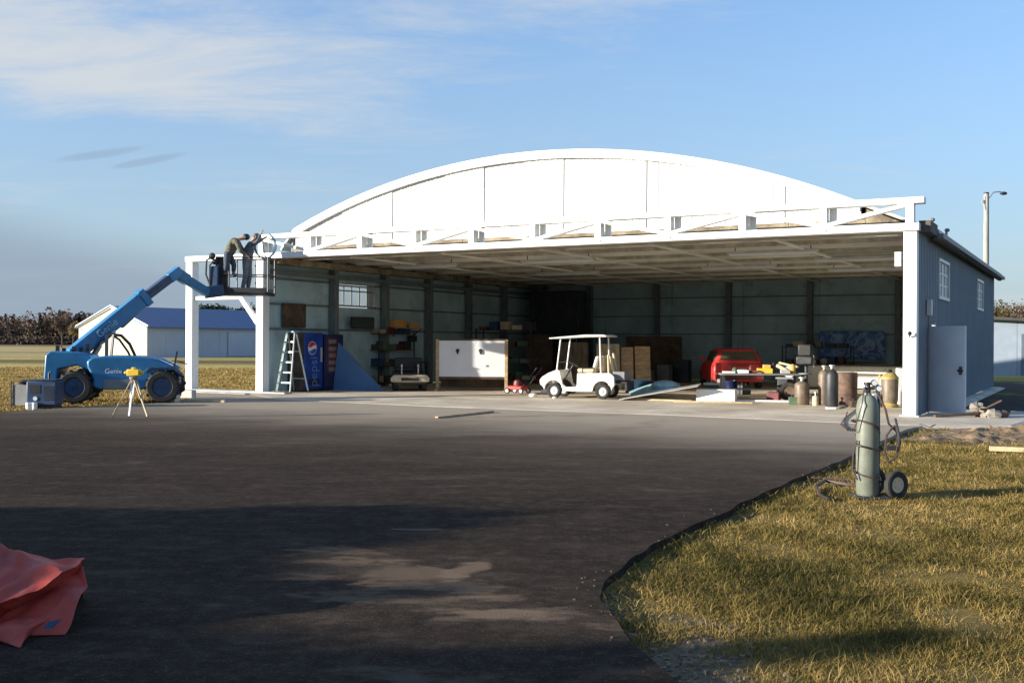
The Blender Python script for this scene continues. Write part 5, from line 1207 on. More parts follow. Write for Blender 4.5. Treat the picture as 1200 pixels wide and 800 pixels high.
# white table strip in front of counter
p = G(1005, 466, .006); t = thing('trestle_table', 'white topped trestle table behind the rusty drum', 'table', p, HRZ)
m = MB(); m.box(-1.05, .85, -.3, .3, .72, .76); obj('top', m, M_['foam'], t, bevel=.004)
for x in (-.85, .65):
    for y in (-.22, .22): m = MB(); m.bar((x, y, .72), (x + (.1 if y > 0 else -.1), y, 0), .04, .04); obj('leg', m, M_['wood'], t)
m = MB(Matrix.Translation(G(975, 479, .006))); m.box(-.12, .08, -.08, .08, 0, .04); tag(obj('offcut', m, M_['foam']), 'small white offcut on the floor before the black cylinder', 'offcut')
for i, (px, py, r0, lab) in enumerate(((984, 473, .30, 'worn black tyre leaning beside the rusty drum'), (925, 470, .26, 'small tyre leaning on the chop saw stand'))):
    p = G(px, py, .006); t = thing('loose_tyre', lab, 'tyre', p, HRZ + R(10)); TT = Matrix.Rotation(R(-10), 4, 'X')
    m = MB(TT); m.lathe([(r0 * .6, -.07), (r0 * .92, -.085), (r0, -.04), (r0, .04), (r0 * .92, .085), (r0 * .6, .07)], 22, (0, 0, r0), 'Y', True); obj('tyre', m, M_['rubber'], t)
    m = MB(TT); m.lathe([(r0 * .58, -.05), (r0 * .3, -.02), (r0 * .3, .02), (r0 * .58, .05)], 18, (0, 0, r0), 'Y'); obj('rim', m, M_['rust'], t)
for i, (px, py, w, h, c, lab) in enumerate(((907, 470, .34, .26, 'vred', 'dark red petrol can under the right end of the workbench'), (931, 474, .28, .2, 'green', 'green ammunition style box on the floor beside the saw stand'), (1003, 477, .3, .16, 'dwood', 'low brown box on the floor between the drum and the green cylinder'), (1026, 477, .22, .34, 'paper', 'white plastic jug beside the drum vacuum'), (872, 462, .4, .3, 'dark', 'black battery box under the middle of the workbench'), (846, 463, .3, .5, 'grey', 'grey jerrycan standing in front of the red car tail'))):
    p = G(px, py, .006); t = thing('container', lab, 'container', p, R(-30 + 17 * i))
    m = MB(); m.box(-w / 2, w / 2, -w * .3, w * .3, 0, h); obj('shell', m, M_[c], t, bevel=.02)
    m = MB(); m.tube([(-w * .25, 0, h - .005), (-w * .22, 0, h + .05), (w * .22, 0, h + .05), (w * .25, 0, h - .005)], .012, 6); obj('handle', m, M_['dark'], t)
for i, (x, y, w, h, c, lab) in enumerate(((-.2, .18, .16, .22, 'vred', 'red oil bottle at the back of the cluttered workbench'), (.42, .15, .14, .3, 'dark', 'black spray can at the back of the cluttered workbench'), (.95, .1, .2, .26, 'orange', 'orange jug at the right corner of the cluttered workbench'), (-.65, .2, .2, .16, 'green', 'green tin at the back left of the cluttered workbench'))):
    m = MB(); m.lathe([(w * .35, 0), (w * .4, .02), (w * .4, h * .75), (w * .15, h * .9), (w * .15, h)], 12); o = tag(obj('bottle', m, M_[c]), lab, 'bottle'); o.location = on(x, y)
# hose on floor
m = MB(); a = G(985, 476, .02); m.tube([G(984, 478, .02), G(996, 474, .02), G(1008, 476, .02), G(998, 484, .02), G(990, 490, .02), G(986, 497, .02), G(994, 503, .02), G(1006, 500, .02)], .012, 6); tag(obj('air_hose', m, M_['hose']), 'thin dark hose snaking over the concrete towards the drum', 'hose')

# ------------------------------------------------------------------ banner on the back wall
def banner_mat():
    M = bpy.data.materials.new('printed_banner'); M.use_nodes = True
    N, L, n, m, ramp, mix, sstep = nodes_of(M.node_tree); b = N['Principled BSDF']; tc = n('ShaderNodeTexCoord').outputs['Object']
    no = n('ShaderNodeTexNoise', i={'Vector': tc, 'Scale': 1.6, 'Detail': 5, 'Distortion': 2.2}).outputs[0]; n2 = n('ShaderNodeTexNoise', i={'Vector': tc, 'Scale': 2.6, 'Detail': 4, 'Distortion': 1.5}).outputs[0]
    c = ramp(no, [(.3, (.04, .08, .30)), (.45, (.10, .24, .55)), (.55, (.30, .45, .70)), (.62, (.07, .10, .32)), (.75, (.16, .10, .34))])
    c = mix(m('MULTIPLY', sstep(n2, .56, .66), .5), c, (.5, .62, .72)); L.new(c, b.inputs['Base Color']); b.inputs['Roughness'].default_value = .5
    return M
p0 = hp(12.42, DEP - .37, .97); t = thing('banner', 'wide blue and purple printed banner hanging on the back wall at right', 'banner', p0, HRZ)
m = MB(); NX, NZ = 24, 6; w, h = 2.5, 1.10
V = [(w * i / NX, .02 * math.sin(i * .9) * (1 - j / NZ * .5), h * j / NZ - .04 * math.sin(PI * i / NX * 3) * (j == 0)) for j in range(NZ + 1) for i in range(NX + 1)]
m.add(V, [(j * (NX + 1) + i, j * (NX + 1) + i + 1, (j + 1) * (NX + 1) + i + 1, (j + 1) * (NX + 1) + i) for j in range(NZ) for i in range(NX)]); o = obj('cloth', m, banner_mat(), t, ang=80); so = o.modifiers.new('solid', 'SOLIDIFY'); so.thickness = .004
m = MB()
for x in (.03, w / 2, w - .03): m.lathe([(.02, -.012), (.02, .0)], 8, (x, -.01, h - .03), 'Y')
obj('eyelet', m, M_['lgrey'], t)
m = MB(); m.box(-.05, w + .05, -.03, .02, -.14, -.10); obj('rail', m, M_['dwood'], t)

# ------------------------------------------------------------------ welding cylinder on its trolley (foreground right)
wp = G(1017, 583, -.05); r = .116; H_ = 1.12
t = thing('gas_cylinder', 'tall pale green welding cylinder on a two wheeled hand truck on the grass', 'gas cylinder', wp)
m = MB(); m.lathe([(r * .9, .03), (r, .06), (r, H_ * .84), (r * .96, H_ * .89), (r * .84, H_ * .935), (r * .62, H_ * .97), (r * .38, H_ * .985), (r * .34, H_)], 32); obj('tank', m, M_['cyl'], t)
m = MB(); m.lathe([(.03, H_), (.035, H_ + .03), (.028, H_ + .04), (.028, H_ + .09)], 12); m.tube([(0, 0, H_ + .05), (.09, -.02, H_ + .06)], .018, 8); m.tube([(-.0, 0, H_ + .05), (-.05, -.03, H_ + .05)], .014, 8); obj('valve', m, M_['dark'], t)
m = MB(); m.lathe([(.038, H_ + .085), (.042, H_ + .10), (.038, H_ + .115)], 14); obj('valve_wheel', m, M_['black'], t)
for dx, dz in ((.10, .07), (.05, .13)):
    m = MB(); m.lathe([(.032, -.02), (.036, -.01), (.036, .01), (.03, .02)], 16, (dx, -.05, H_ + dz - .02), 'Y'); gq = obj('gauge', m, M_['dark'], t)
    m = MB(); m.lathe([(.028, -.024), (.028, -.021)], 16, (dx, -.05, H_ + dz - .02), 'Y'); obj('gauge_face', m, M_['paper'], gq)
m = MB(); m.lathe([(.035, -.03), (.04, 0), (.03, .03)], 12, (.10, -.02, H_ + .055), 'X'); obj('regulator', m, M_['lgrey'], t)
# smaller white cylinder behind
m = MB(); c = (.10, .20, 0); m.lathe([(.075, .03), (.08, .05), (.08, .92), (.07, .99), (.05, 1.03), (.035, 1.06)], 20, c); obj('second_tank', m, M_['grey'], t)
m = MB(); m.tube([(.13, .04, .02), (.13, .04, 1.05), (.16, .12, 1.12), (.19, .19, 1.08), (.19, .19, .02)], .014, 8); m.tube([(.13, .04, .55), (.19, .19, .55)], .012, 6); m.tube([(.13, .04, .25), (.19, .19, .25)], .012, 6); obj('truck_frame', m, M_['dark'], t)
m = MB(); m.box(-.14, .2, -.14, .2, .0, .025); obj('foot_plate', m, M_['dark'], t, bevel=.004)
Tw = Matrix.Translation((.235, .0, 0)) @ Matrix.Rotation(R(24), 4, 'Z')
wheel('wheel', (0, -.10, .155), .145, .075, t, Tw, rimc='beige', n=28); wheel('wheel', (.0, .22, .155), .145, .075, t, Tw, rimc='beige', n=28)
m = MB(Tw); m.tube([(0, -.12, .155), (0, .24, .155)], .012, 8); obj('axle', m, M_['dark'], t)
# hoses wound round the tank
def helix(z0, z1, turns, rad, ph, n_=40, sag=.03): return [((rad + sag * .5 * math.sin(3 * a_)) * math.cos(a_ + ph), (rad + sag * .5 * math.sin(3 * a_)) * math.sin(a_ + ph), z0 + (z1 - z0) * i / n_ + sag * math.sin(a_)) for i in range(n_ + 1) for a_ in [2 * PI * turns * i / n_]]
for z0_, z1_, tn_, ph_ in ((.25, .30, 1.0, .2), (.50, .62, 1.2, 1.2), (.80, .70, 1.1, 2.2)):
    m = MB(); m.tube(helix(z0_, z1_, tn_, r + .02, ph_, sag=.05), .011, 6); obj('wound_hose', m, M_['hose'], t)
m = MB(); m.tube([(.10, -.05, 1.10), (.16, -.09, .95), (.19, -.10, .80), (.28, -.08, .72), (.32, -.08, .60), (.28, -.08, .45), (.2, -.09, .38), (.15, -.1, .5), (.17, -.1, .68), (.25, -.1, .78), (.30, -.1, .68)], .012, 6); m.tube([(-.05, -.03, 1.15), (-.10, -.12, 1.0), (-.135, -.10, .86), (-.17, -.07, .72), (-.23, -.05, .72), (-.26, -.04, .82), (-.22, -.02, .92)], .006, 6); m.tube([(-.13, -.06, .62), (-.17, -.06, .48), (-.17, -.05, .30), (-.13, -.08, .2)], .010, 6)
obj('loose_hose', m, M_['hose'], t)
m = MB(); m.tube([(.26, -.10, .86), (.30, -.11, .66), (.29, -.11, .50)], [.012, .018, .012], 8); m.box(.16, .26, -.13, -.08, .52, .57); obj('torch', m, M_['dark'], t)
# hoses lying on the grass to the left
m = MB(); m.tube([G(1004, 569, -.03), G(985, 566, -.02), G(968, 563, -.01), G(957, 569, -.02), G(962, 580, -.03), G(972, 585, -.03)], .018, 6); m.tube([G(1002, 563, -.03), G(980, 561, -.03), G(955, 560, -.03), G(938, 556, -.03), G(945, 549, -.02), G(965, 546, -.02), G(982, 542, .0)], .014, 6); tag(obj('grass_hose', m, M_['hose']), 'dark red hose lying in the grass left of the welding cylinder', 'hose')

# ------------------------------------------------------------------ planks, stones, spoil on the right
A_, B_ = G(1160, 529, -.05), G(1262, 533, -.05); m = MB(); m.bar(Vector((0, 0, .05)), B_ - A_ + Vector((0, 0, .05)), .11, .07); o = tag(obj('plank', m, M_['pale'], bevel=.006), 'pale timber plank lying on the dirt at the right edge', 'plank'); o.location = A_
m = MB()
def spoil(mm, c, rx, ry, h, n=64, seed=0):
    V = []; Fs = []; 
    for j in range(n + 1):
        for i in range(n + 1):
            x = (i / n * 2 - 1) * 1.15; y = (j / n * 2 - 1) * 1.15; rr_ = x * x + y * y; f = max(0, 1 - rr_) ** 1.1
            p_ = Vector((c[0] + x * rx, c[1] + y * ry, 0)); z = f * h * (1 + 1.1 * mnoise.noise(p_ * 2.2 + Vector((seed, 0, 0))) + .7 * mnoise.noise(p_ * 6)) + (.055 * mnoise.noise(p_ * 11) + .03 * mnoise.noise(p_ * 21) if f > 0 else 0) * h * 5; V.append((p_.x, p_.y, -.075 + z))
    for j in range(n):
        for i in range(n): a_ = j * (n + 1) + i; Fs.append((a_, a_ + 1, a_ + n + 2, a_ + n + 1))
    mm.add(V, Fs)
spoil(m, (9.9, 18.6), 2.4, 1.3, .16, seed=3); spoil(m, (12.3, 18.9), 2.6, 1.6, .18, seed=5); spoil(m, (8.0, 17.6), 1.5, .7, .09, seed=8)
dirt = pmat('sandy_dirt', (.23, .155, .09), .95, var=.5, scale=3.5, dirt=(.09, .075, .03), dirt_amt=.8, bump=1.0, bscale=22)
struct(obj('dirt_bank', m, dirt, merge=False))
p = G(1158, 489, .0); t = thing('rubble_pile', 'small heap of broken concrete and timber at the apron corner', 'rubble', p)
for i in range(9):
    m = MB(); a_, rr_ = random.uniform(0, 6.28), random.uniform(0, .35); s = random.uniform(.08, .2); m.ell((a_ and rr_ * math.cos(a_), rr_ * .7 * math.sin(a_), s * .5 + (.12 if i > 6 else 0)), (s, s * .7, s * .6), 7, 4, .25); obj('chunk', m, M_['stone' if i % 3 else 'rust'], t, smooth=False)
m = MB(); m.bar((-1.2, -.1, .03), (.0, .1, .08), .1, .05); m.bar((-.3, -.2, .2), (.5, .1, .12), .12, .05); m.bar((-.2, .1, .1), (.25, -.1, .38), .16, .03); obj('broken_board', m, M_['dwood'], t)
tw = MB()
for i in range(34):
    p = Vector((random.uniform(7.6, 13.5), 0, 0)); p.y = 20.2 - (p.x - 7.6) * .12 + random.gauss(-1.3, .35); a_ = random.uniform(0, PI); l_ = random.uniform(.08, .35)
    tw.bar((p.x, p.y, -.02 + random.uniform(0, .05)), (p.x + math.cos(a_) * l_, p.y + math.sin(a_) * l_, -.0 + random.uniform(0, .06)), .02, .015)
struct(obj('scattered_litter', tw, M_['dwood'], smooth=False), 'stuff')

# ------------------------------------------------------------------ red tarp lying over a low heap, left foreground
def tarp():
    t = thing('tarpaulin', 'crumpled faded red tarpaulin thrown down at the left edge of the asphalt', 'tarpaulin', (-3.35, 5.75, 0))
    O_ = Vector((-3.35, 5.75, 0))
    rows = [[at(-260, 640, 6.3), at(-120, 650, 6.3), G(0, 690), G(24, 692), G(60, 694), G(98, 700)],
            [at(-260, 596, 6.0), at(-120, 608, 6.0), at(0, 635, 5.95), at(20, 648, 5.95), at(58, 651, 5.95), at(100, 654, 5.95)],
            [at(-260, 690, 5.7), at(-120, 680, 5.7), at(0, 668, 5.72), at(26, 668, 5.76), at(60, 662, 5.82), at(101, 655, 5.93)],
            [at(-260, 740, 5.42), at(-120, 730, 5.42), at(0, 706, 5.48), at(25, 699, 5.53), at(60, 682, 5.64), at(100, 656, 5.86)],
            [at(-260, 752, 5.56), at(-120, 742, 5.56), at(0, 718, 5.62), at(25, 710, 5.66), at(60, 691, 5.76), at(97, 663, 5.93)],
            [at(-260, 768, 5.34), at(-120, 758, 5.36), at(0, 735, 5.43), at(30, 728, 5.49), at(62, 711, 5.6), at(104, 681, 5.82)],
            [G(-260, 800, .012), G(-120, 785, .012), G(0, 751, .012), G(27, 757, .012), G(37, 745, .012), G(77, 742, .012)]]
    V = []; NU, NV = 16, 10; wU = (len(rows[0]) - 1) * NU; wV = (len(rows) - 1) * NV
    for j in range(wV + 1):
        a_, fa = min(j // NV, len(rows) - 2), 0; fa = j / NV - a_
        for i in range(wU + 1):
            b_ = min(i // NU, len(rows[0]) - 2); fb = i / NU - b_
            p = rows[a_][b_].lerp(rows[a_][b_ + 1], fb).lerp(rows[a_ + 1][b_].lerp(rows[a_ + 1][b_ + 1], fb), fa)
            w1 = (abs(((p.x * 3.1 + p.y * 6.3 + 2.0 * mnoise.noise(p * 1.9)) % 2) - 1) - .5) * .035
            w2 = (abs(((p.x * 9.1 - p.y * 5.3 + 2.4 * mnoise.noise(p * 3.1)) % 2) - 1) - .5) * .016
            k_ = min(1, j / 4, (wV - j) / 4 + .15); q_ = p + Vector((mnoise.noise(p * 4) * .025, -(w1 + w2) * .6 * k_, (w1 + w2 + .012 * mnoise.noise(p * 9)) * k_)); q_.z = max(.008, q_.z); V.append(q_ - O_)
    m = MB(); m.add(V, [(j * (wU + 1) + i, j * (wU + 1) + i + 1, (j + 1) * (wU + 1) + i + 1, (j + 1) * (wU + 1) + i) for j in range(wV) for i in range(wU)])
    o = obj('sheet', m, M_['tarp'], t, ang=50); q_ = o.modifiers.new('solid', 'SOLIDIFY'); q_.thickness = .006
    m = MB(); m.add([(0, 0, 0), (.07, .03, .0), (.13, .08, .07), (.02, .04, .05), (0, .02, .0), (.07, .05, .0), (.13, .10, .07), (.02, .06, .05)], [(0, 1, 2, 3), (7, 6, 5, 4), (0, 4, 5, 1), (1, 5, 6, 2), (2, 6, 7, 3), (3, 7, 4, 0)]); q_ = obj('blue_hem_patch', m, M_['blue2'], t); q_.location = G(52, 737, .05) - O_; q_.scale = (.6, .6, .6)
tarp()

# ------------------------------------------------------------------ barn on the left
def barn():
    c0 = Vector((-33.5, 94, -.06)); gx = Vector((-.8, .6, 0)); sx = Vector((.6, .8, 0)); w, ln = 11.5, 24.0; ze, zr = 2.85, 4.75
    t = thing('barn', 'low cream metal barn, shaded sides coloured grey, with a blue roof across the field', 'barn', c0)
    e = [0, 1.9, 3.8, 5.75, 7.7, 9.6, 11.5]
    zg = lambda s: ze + (zr - ze) * (1 - abs(s - w / 2) / (w / 2))
    for a, b in zip(e[:-1], e[1:]):
        m = MB(); P = [(a + .01, 0), (b - .01, 0), (b - .01, zg(b) - .02)] + ([(w / 2, zg(w / 2) - .02)] if a < w / 2 < b else []) + [(a + .01, zg(a) - .02)]
        n2 = len(P); m.add([gx * p[0] + Vector((0, 0, p[1])) for p in P] + [gx * p[0] + Vector((0, 0, p[1])) + sx * .1 for p in P], [tuple(range(n2)), tuple(reversed(range(n2, 2 * n2)))] + [(k, k + n2, (k + 1) % n2 + n2, (k + 1) % n2) for k in range(n2)]); obj('gable_panel', m, M_['cream'], t, smooth=False)
    m = MB(); 
    for z0, z1, s0, s1 in ((zr + .0, ze + .0, w / 2, -.3), (zr, ze, w / 2, w + .3)): m.bar(gx * s0 + Vector((0, 0, z0 + .05)) - sx * .12, gx * s1 + Vector((0, 0, z1 + .0)) - sx * .12, .12, .28)
    obj('gable_trim', m, M_['white'], t)
    k = 0; n_ = 12
    for i in range(n_):
        a, b = ln * i / n_, ln * (i + 1) / n_; m = MB()
        q4 = [sx * (a + .01) + gx * .0, sx * (b - .01) + gx * .0]; o4 = gx * .1
        lo = [q4[0], q4[1], q4[1] + o4, q4[0] + o4]; m.hexa([p + Vector((0, 0, 0)) for p in lo] + [p + Vector((0, 0, ze - .05)) for p in lo]); o = obj('side_panel', m, M_['bshade'], t)
        m = MB(); q4 = [sx * (a + .01) + gx * (w - .1), sx * (b - .01) + gx * (w - .1)]; lo = [q4[0], q4[1], q4[1] + o4, q4[0] + o4]; m.hexa([p + Vector((0, 0, 0)) for p in lo] + [p + Vector((0, 0, ze - .05)) for p in lo]); obj('side_panel', m, M_['bshade'], t)
        for s0, s1 in ((-.35, w / 2), (w + .35, w / 2)):
            m = MB(); A_, B_ = sx * (a + .01 - .3 * (i == 0)), sx * (b - .01); z_e = ze - .11; P = [A_ + gx * s0 + Vector((0, 0, z_e)), B_ + gx * s0 + Vector((0, 0, z_e)), B_ + gx * s1 + Vector((0, 0, zr)), A_ + gx * s1 + Vector((0, 0, zr))]
            m.hexa(P + [p + Vector((0, 0, .08)) for p in P]); obj('roof_sheet', m, M_['broof'], t)
    m = MB(); P = [gx * a + sx * ln + Vector((0, 0, z)) for a, z in ((0, 0), (w, 0), (w, ze), (w / 2, zr), (0, ze))]; m.add(P + [p + sx * .1 for p in P], [(0, 1, 2, 3, 4), (9, 8, 7, 6, 5)] + [(k, k + 5, (k + 1) % 5 + 5, (k + 1) % 5) for k in range(5)]); obj('rear_gable', m, M_['cream'], t, smooth=False)
    # sliding doors standing proud on the shaded side
    for a in (9.0, 13.0): 
        m = MB(); P = [sx * a - gx * .12, sx * (a + 3.9) - gx * .12, sx * (a + 3.9) - gx * .05, sx * a - gx * .05]; m.hexa([p + Vector((0, 0, .05)) for p in P] + [p + Vector((0, 0, ze - .4)) for p in P]); obj('sliding_door', m, M_['grey'] if a > 10 else M_['bshade'], t)
barn()

# ------------------------------------------------------------------ low shed on the right
def shed():
    a0 = Vector((24.9, 54.0, -.06)); t = thing('shed', 'low pale blue shed beyond the hangar at the right edge', 'shed', a0)
    dx = Vector((.985, -.17, 0)); dy = Vector((.17, .985, 0)); w, dep = 13.0, 8.0; zt = lambda s: 2.95 - .05 * s
    mt = pmat('pale_blue_shed_wall', (.36, .42, .50), .6, var=.06); 
    for i in range(8):
        a, b = w * i / 8, w * (i + 1) / 8; m = MB(); P = [dx * (a + .01), dx * (b - .01), dx * (b - .01) + dy * .08, dx * (a + .01) + dy * .08]
        m.hexa(P + [P[0] + Vector((0, 0, zt(a))), P[1] + Vector((0, 0, zt(b))), P[2] + Vector((0, 0, zt(b))), P[3] + Vector((0, 0, zt(a)))]); obj('wall_panel', m, mt, t)
        if i in (1, 4, 6):
            m = MB(); P = [dx * (a + .2) - dy * .05, dx * (b - .2) - dy * .05, dx * (b - .2) - dy * .005, dx * (a + .2) - dy * .005]; m.hexa(P + [p + Vector((0, 0, 2.2)) for p in P]); obj('door', m, M_['siding'], t)
    for s in (0, w - .08):
        m = MB(); P = [dx * s + dy * .09, dx * (s + .08) + dy * .09, dx * (s + .08) + dy * dep, dx * s + dy * dep]; m.hexa(P + [p + Vector((0, 0, zt(s) - .02)) for p in P]); obj('end_wall', m, mt, t)
    m = MB(); P = [dx * 0 + dy * dep, dx * w + dy * dep, dx * w + dy * (dep + .08), dy * (dep + .08)]; m.hexa(P + [p + Vector((0, 0, zt(s) - .02)) for p, s in zip(P, (0, w, w, 0))]); obj('rear_wall', m, mt, t)
    m = MB(); P = [dx * -.3 - dy * .4, dx * (w + .3) - dy * .4, dx * (w + .3) + dy * (dep + .4), dx * -.3 + dy * (dep + .4)]; z4 = [zt(-.3), zt(w + .3), zt(w + .3), zt(-.3)]
    m.hexa([p + Vector((0, 0, z + .005)) for p, z in zip(P, z4)] + [p + Vector((0, 0, z + .16)) for p, z in zip(P, z4)]); obj('roof', m, M_['eave'], t)
shed()
# ------------------------------------------------------------------ utility pole with lamp
pp = Vector((.4625 * 58, 58, -.06)); t = thing('utility_pole', 'weathered timber pole with a lamp arm rising behind the hangar roof', 'utility pole', pp)
top = 1.6 + (402.9 - 226) * 58 / F
m = MB(); m.tube([(0, 0, 0), (0, 0, top * .5), (0, 0, top)], [.19, .165, .14], 14); obj('shaft', m, M_['pole'], t)
m = MB(); m.tube([(.1, -.1, top - .25), (.35, -.1, top + .08), (.75, -.1, top + .12)], .035, 8); obj('lamp_arm', m, M_['grey'], t)
m = MB(); m.ell((.92, -.1, top + .02), (.22, .12, .10), 12, 8); lm = obj('lamp_head', m, M_['dark'], t)
m = MB(); m.lathe([(.12, 0), (.15, .02), (.15, .06), (.1, .09)], 14, (0, 0, top)); obj('pole_cap', m, M_['dark'], t)
m = MB(); m.tube([(-.2, -.12, top - .15), (-.26, -.12, top - .5), (-.18, -.15, top - .9)], .02, 6); m.box(-.3, -.18, -.14, -.06, top - .55, top - .35); obj('wire_bracket', m, M_['lgrey'], t)

# ------------------------------------------------------------------ trees
bark_far = M_['bark']
twig = tint_mat('twig_mass', [(0, (.030, .032, .022)), (.3, (.085, .060, .045)), (.7, (.15, .105, .078)), (1, (.22, .14, .09))], trans=.1)
conif = tint_mat('conifer_needles', [(0, (.012, .022, .012)), (.5, (.025, .042, .018)), (1, (.05, .075, .03))], trans=.1)
leafb = tint_mat('autumn_leaves', [(0, (.05, .045, .02)), (.5, (.14, .11, .045)), (1, (.26, .17, .08))], trans=.2)
def tris(C, size):
    n = len(C); a = rng.normal(size=(n, 3)); a /= np.linalg.norm(a, axis=1)[:, None]; b = np.cross(a, rng.normal(size=(n, 3))); b /= np.linalg.norm(b, axis=1)[:, None]
    s = np.asarray(size).reshape(-1, 1) if np.ndim(size) else size
    V = np.stack([C + a * s, C - a * s * .5 + b * s * .7, C - a * s * .5 - b * s * .7], 1).reshape(-1, 3); return V, np.arange(3 * n).reshape(-1, 3)
def branchy(mb, base, h, r0, levels, seed, spread=.55, n=5):
    rr = random.Random(seed); tips = []
    def rec(p, d, L, r, lv):
        q1 = p + d * L * .5 + Vector((rr.uniform(-1, 1), rr.uniform(-1, 1), 0)) * L * .06; q2 = q1 + (d + Vector((rr.uniform(-1, 1), rr.uniform(-1, 1), rr.uniform(0, .4))) * .15).normalized() * L * .5
        mb.tube([p, q1, q2], [r, r * .8, r * .6], n if lv < 2 else 3, cap=False)
        if lv >= levels: tips.append(q2); return
        for k in range(rr.choice((3, 4)) if lv else 5):
            a = rr.uniform(0, 2 * PI); dd = (d * 1.0 + Vector((math.cos(a), math.sin(a), rr.uniform(-.1, .5))) * spread * (1 + .3 * lv)).normalized(); st = p.lerp(q2, rr.uniform(.55, 1) if lv else rr.uniform(.6, 1)); rec(st, dd, L * rr.uniform(.5, .72), r * .55, lv + 1)
    rec(Vector(base), Vector((0, 0, 1)), h * .42, r0, 0); return tips
def bare_tree(loc, h, lab, grp, seed, leaves=0, lm_=None, ls=.1, tn=(.3, .9)):
    t = thing('bare_tree', lab, 'tree', loc, 0, grp); m = MB(); tips = branchy(m, (0, 0, 0), h, h * .022, 3, seed); obj('trunk', m, M_['bark'], t, merge=False)
    if leaves:
        T_ = np.array([tuple(p) for p in tips]); C = T_[rng.integers(0, len(T_), leaves)] + rng.normal(0, h * .05, (leaves, 3)); V, Fc = tris(C, rng.uniform(.5, 1.3, leaves) * ls); o = rawobj('crown', V, Fc, lm_ or twig, t); set_tint(o, rng.uniform(*tn, leaves))
    return t
# far woodland: one mass, crowns built from twig faces over trunks
def wood(name, n, xr, y0, y1, hr, seed, dark=.25, tw_=None):
    rr = np.random.default_rng(seed); C = []; Tn = []; Sz = []; tm = MB()
    for i in range(n):
        y = rr.uniform(y0, y1); x = rr.uniform(*xr) * y; h = rr.uniform(*hr) * (1 + .25 * math.sin(x * .05) + .12 * math.sin(x * .17)); ev = rr.random() < dark
        k = 130 if not ev else 200; w = h * (.22 if not ev else .16)
        zz = rr.beta(2.0, 1.6, k) * h * .92 + h * .08; rad = w * np.sqrt(np.clip(1 - ((zz / h - .55) / .5) ** 2, .05, 1)) if not ev else w * (1.05 - zz / h)
        a = rr.uniform(0, 2 * PI, k); q_ = rad * np.sqrt(rr.random(k)); C.append(np.stack([x + q_ * np.cos(a), y + q_ * np.sin(a), zz], 1)); base_t = rr.uniform(.25, .9) if not ev else 0.0; Tn.append(np.clip(base_t + rr.normal(0, .1, k), 0, 1)); Sz.append(rr.uniform(.25, .6, k) * h / 9)
        tm.tube([(x, y, -.1), (x, y, h * .5), (x + rr.normal(0, .3), y, h * .85)], [.16, .10, .04], 3, cap=False)
        for b in range(4): a_ = rr.uniform(0, 6.28); z_ = rr.uniform(.3, .7) * h; tm.tube([(x, y, z_), (x + math.cos(a_) * w, y + math.sin(a_) * w, z_ + h * .22)], [.06, .02], 3, cap=False)
    C = np.concatenate(C); V, Fc = tris(C, np.concatenate(Sz)); o = rawobj(name, V, Fc, tw_ or twig); set_tint(o, np.concatenate(Tn)); struct(o, 'stuff')
    o2 = obj(name + '_trunks', tm, M_['bark'], merge=False, smooth=False); struct(o2, 'stuff')
wood('distant_woodland', 480, (-.56, -.36), 300, 370, (7.5, 11), 11, .2)
wood('woodland_behind_hangar', 130, (.42, .60), 190, 240, (6, 9), 12, .1)
# scrub at foot of the wood
k = 9000; yy = rng.uniform(292, 305, k); V, Fc = tris(np.stack([rng.uniform(-.56, -.16, k) * yy, yy, rng.uniform(0, 2.2, k)], 1), rng.uniform(.3, .8, k)); o = rawobj('woodland_scrub', V, Fc, twig); set_tint(o, rng.uniform(0, .7, k)); struct(o, 'stuff')
bare_tree((-.4285 * 150, 150, 0), 4.6, 'rust brown bushy tree just left of the cream barn gable', None, 21, 2600, leafb, .14, (.5, 1))
bare_tree((-.44 * 190, 190, 0), 6.5, 'grey brown tree left of the rust brown one by the barn', None, 22, 2400, twig, .2, (.4, .8))
bare_tree((-.405 * 170, 178, 0), 8.0, 'dark topped tree rising directly behind the cream barn gable', None, 23, 3000, twig, .22, (0, .4))
for i, (px, h) in enumerate(((246, 8.5), (262, 9.2), (279, 8.4), (296, 8.8))):
    bare_tree(((px - 600) / F * 175, 175, 0), h, 'dark evergreen behind the blue barn roof, %s of four from the left' % ('first', 'second', 'third', 'fourth')[i], 'dark trees behind the blue barn roof', 31 + i, 2600, conif, .28, (0, 1))
bare_tree((.474 * 78, 78, 0), 5.4, 'brown leaved tree showing between the hangar eave and the shed', None, 41, 2600, leafb, .10, (0, .6))
bare_tree((.495 * 95, 95, 0), 6.0, 'reddish bare tree above the shed roof at the right edge', None, 42, 2200, twig, .12, (.4, .9))

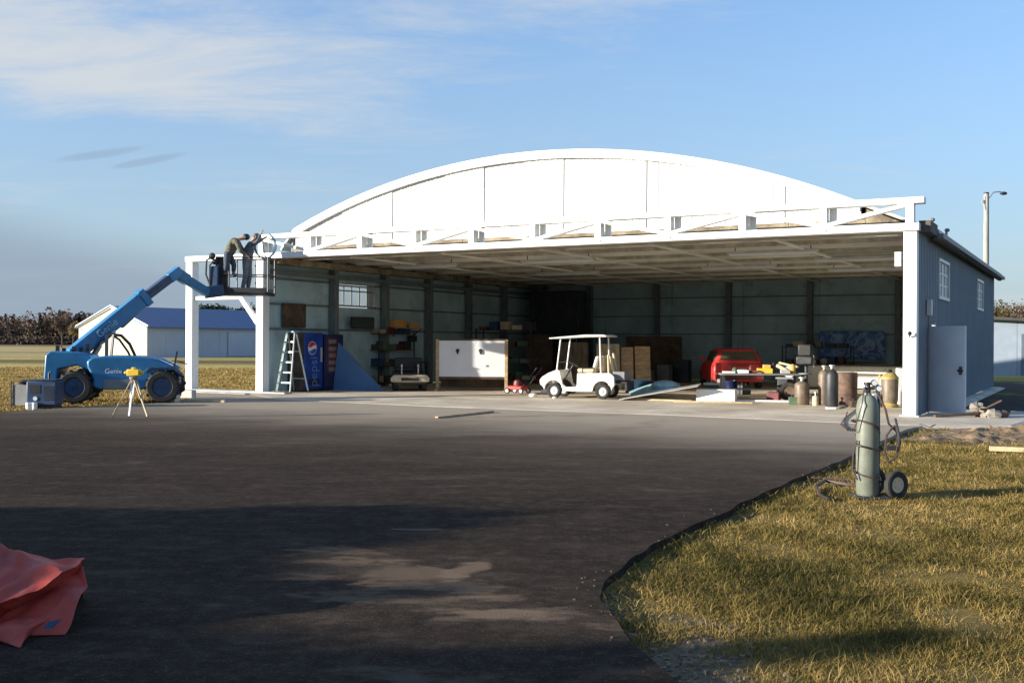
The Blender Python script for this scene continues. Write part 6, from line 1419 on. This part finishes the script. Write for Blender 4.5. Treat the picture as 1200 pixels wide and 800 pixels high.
# conifers and rounded trees out to the left, whose shadows cross the asphalt
def shade_tree(tip, H, lab, shape, n=9000, seed=1, wob=0.0):
    """tip: where the shadow of the top falls. shape: list of (height fraction below the top in m, radius, offset across)"""
    Ls = H / math.tan(R(SUN_EL)); base = Vector((tip[0], tip[1], -.06)) + Vector((sdir.x, sdir.y, 0)) * Ls
    t = thing('conifer_tree', lab, 'tree', base); rr = np.random.default_rng(seed)
    m = MB(); m.tube([(0, 0, 0), (0, 0, H * .6), (0, 0, H * .98)], [H * .028, H * .018, .015], 8)
    perp = np.array([sdir.y, -sdir.x, 0])
    zs = np.array([H - s[0] for s in shape])[::-1]; rs = np.array([s[1] for s in shape])[::-1]; of = np.array([s[2] for s in shape])[::-1]
    # sample height by area
    z = rr.uniform(zs[0], zs[-1], n * 4); rad = np.interp(z, zs, rs); keep = rr.random(len(z)) < (rad / rs.max()) ** 1.0; z = z[keep][:n]; rad = rad[keep][:n]; off = np.interp(z, zs, of)
    lay = 1 + .18 * np.sin(z * 9.0); a = rr.uniform(0, 2 * PI, len(z)); q_ = rad * lay * rr.random(len(z)) ** .4
    C = np.stack([q_ * np.cos(a), q_ * np.sin(a), z], 1) + off[:, None] * perp[None, :]
    for k in range(46):
        i = rr.integers(0, len(C)); c = C[i]; m.tube([(0, 0, max(.3, c[2] - .3)), (c[0] * .9, c[1] * .9, c[2])], [.025, .008], 4, cap=False)
    obj('trunk', m, M_['bark'], t, merge=False)
    V, Fc = tris(C, rr.uniform(.12, .26, len(C))); o = rawobj('crown', V, Fc, conif, t); set_tint(o, rr.random(len(C)))
    return t
shade_tree((-.05, 9.52), 3.9, 'broad evergreen out of view at left, casting the long upper shadow', [(0, .10, .0), (.12, .34, .0), (.25, .75, -.1), (.42, 1.2, -.25), (.6, 1.45, -.3), (1.2, 1.6, -.3), (2.2, 1.9, -.3), (3.6, 1.6, -.2)], 22000, 1)
shade_tree((-.45, 6.62), 3.4, 'slim evergreen out of view at left, casting the thin middle shadow', [(0, .08, 0), (.15, .17, 0), (.34, .26, 0), (.42, .5, 0), (.8, 1.1, .3), (2.0, 1.4, .3), (3.2, 1.2, .2)], 20000, 2)
shade_tree((2.35, 5.75), 4.3, 'tall pointed evergreen out of view at left, casting the lowest shadow', [(0, .03, 0), (.25, .14, 0), (.55, .26, 0), (.8, .5, .1), (1.1, 1.2, .4), (2.4, 1.9, .5), (4.0, 1.6, .4)], 22000, 3)
shade_tree((-1.25, 5.35), 3.6, 'bushy evergreen out of view at left, nearest the camera', [(0, .1, 0), (.2, .8, 0), (.45, 1.3, 0), (2.2, 1.9, 0), (3.4, 1.7, 0)], 15000, 4)
shade_tree((-2.0, 7.2), 3.3, 'bushy evergreen out of view at left, behind the slim one', [(0, .3, 0), (.10, .9, 0), (.35, 1.3, 0), (2.2, 1.5, 0), (3.2, 1.3, 0)], 13000, 5)
shade_tree((.95, 4.30), 4.0, 'round evergreen out of view at left, beside the tall pointed one', [(0, .3, 0), (.12, .85, 0), (.5, 1.2, 0), (2.2, 2.0, 0), (3.8, 1.8, 0)], 15000, 6)
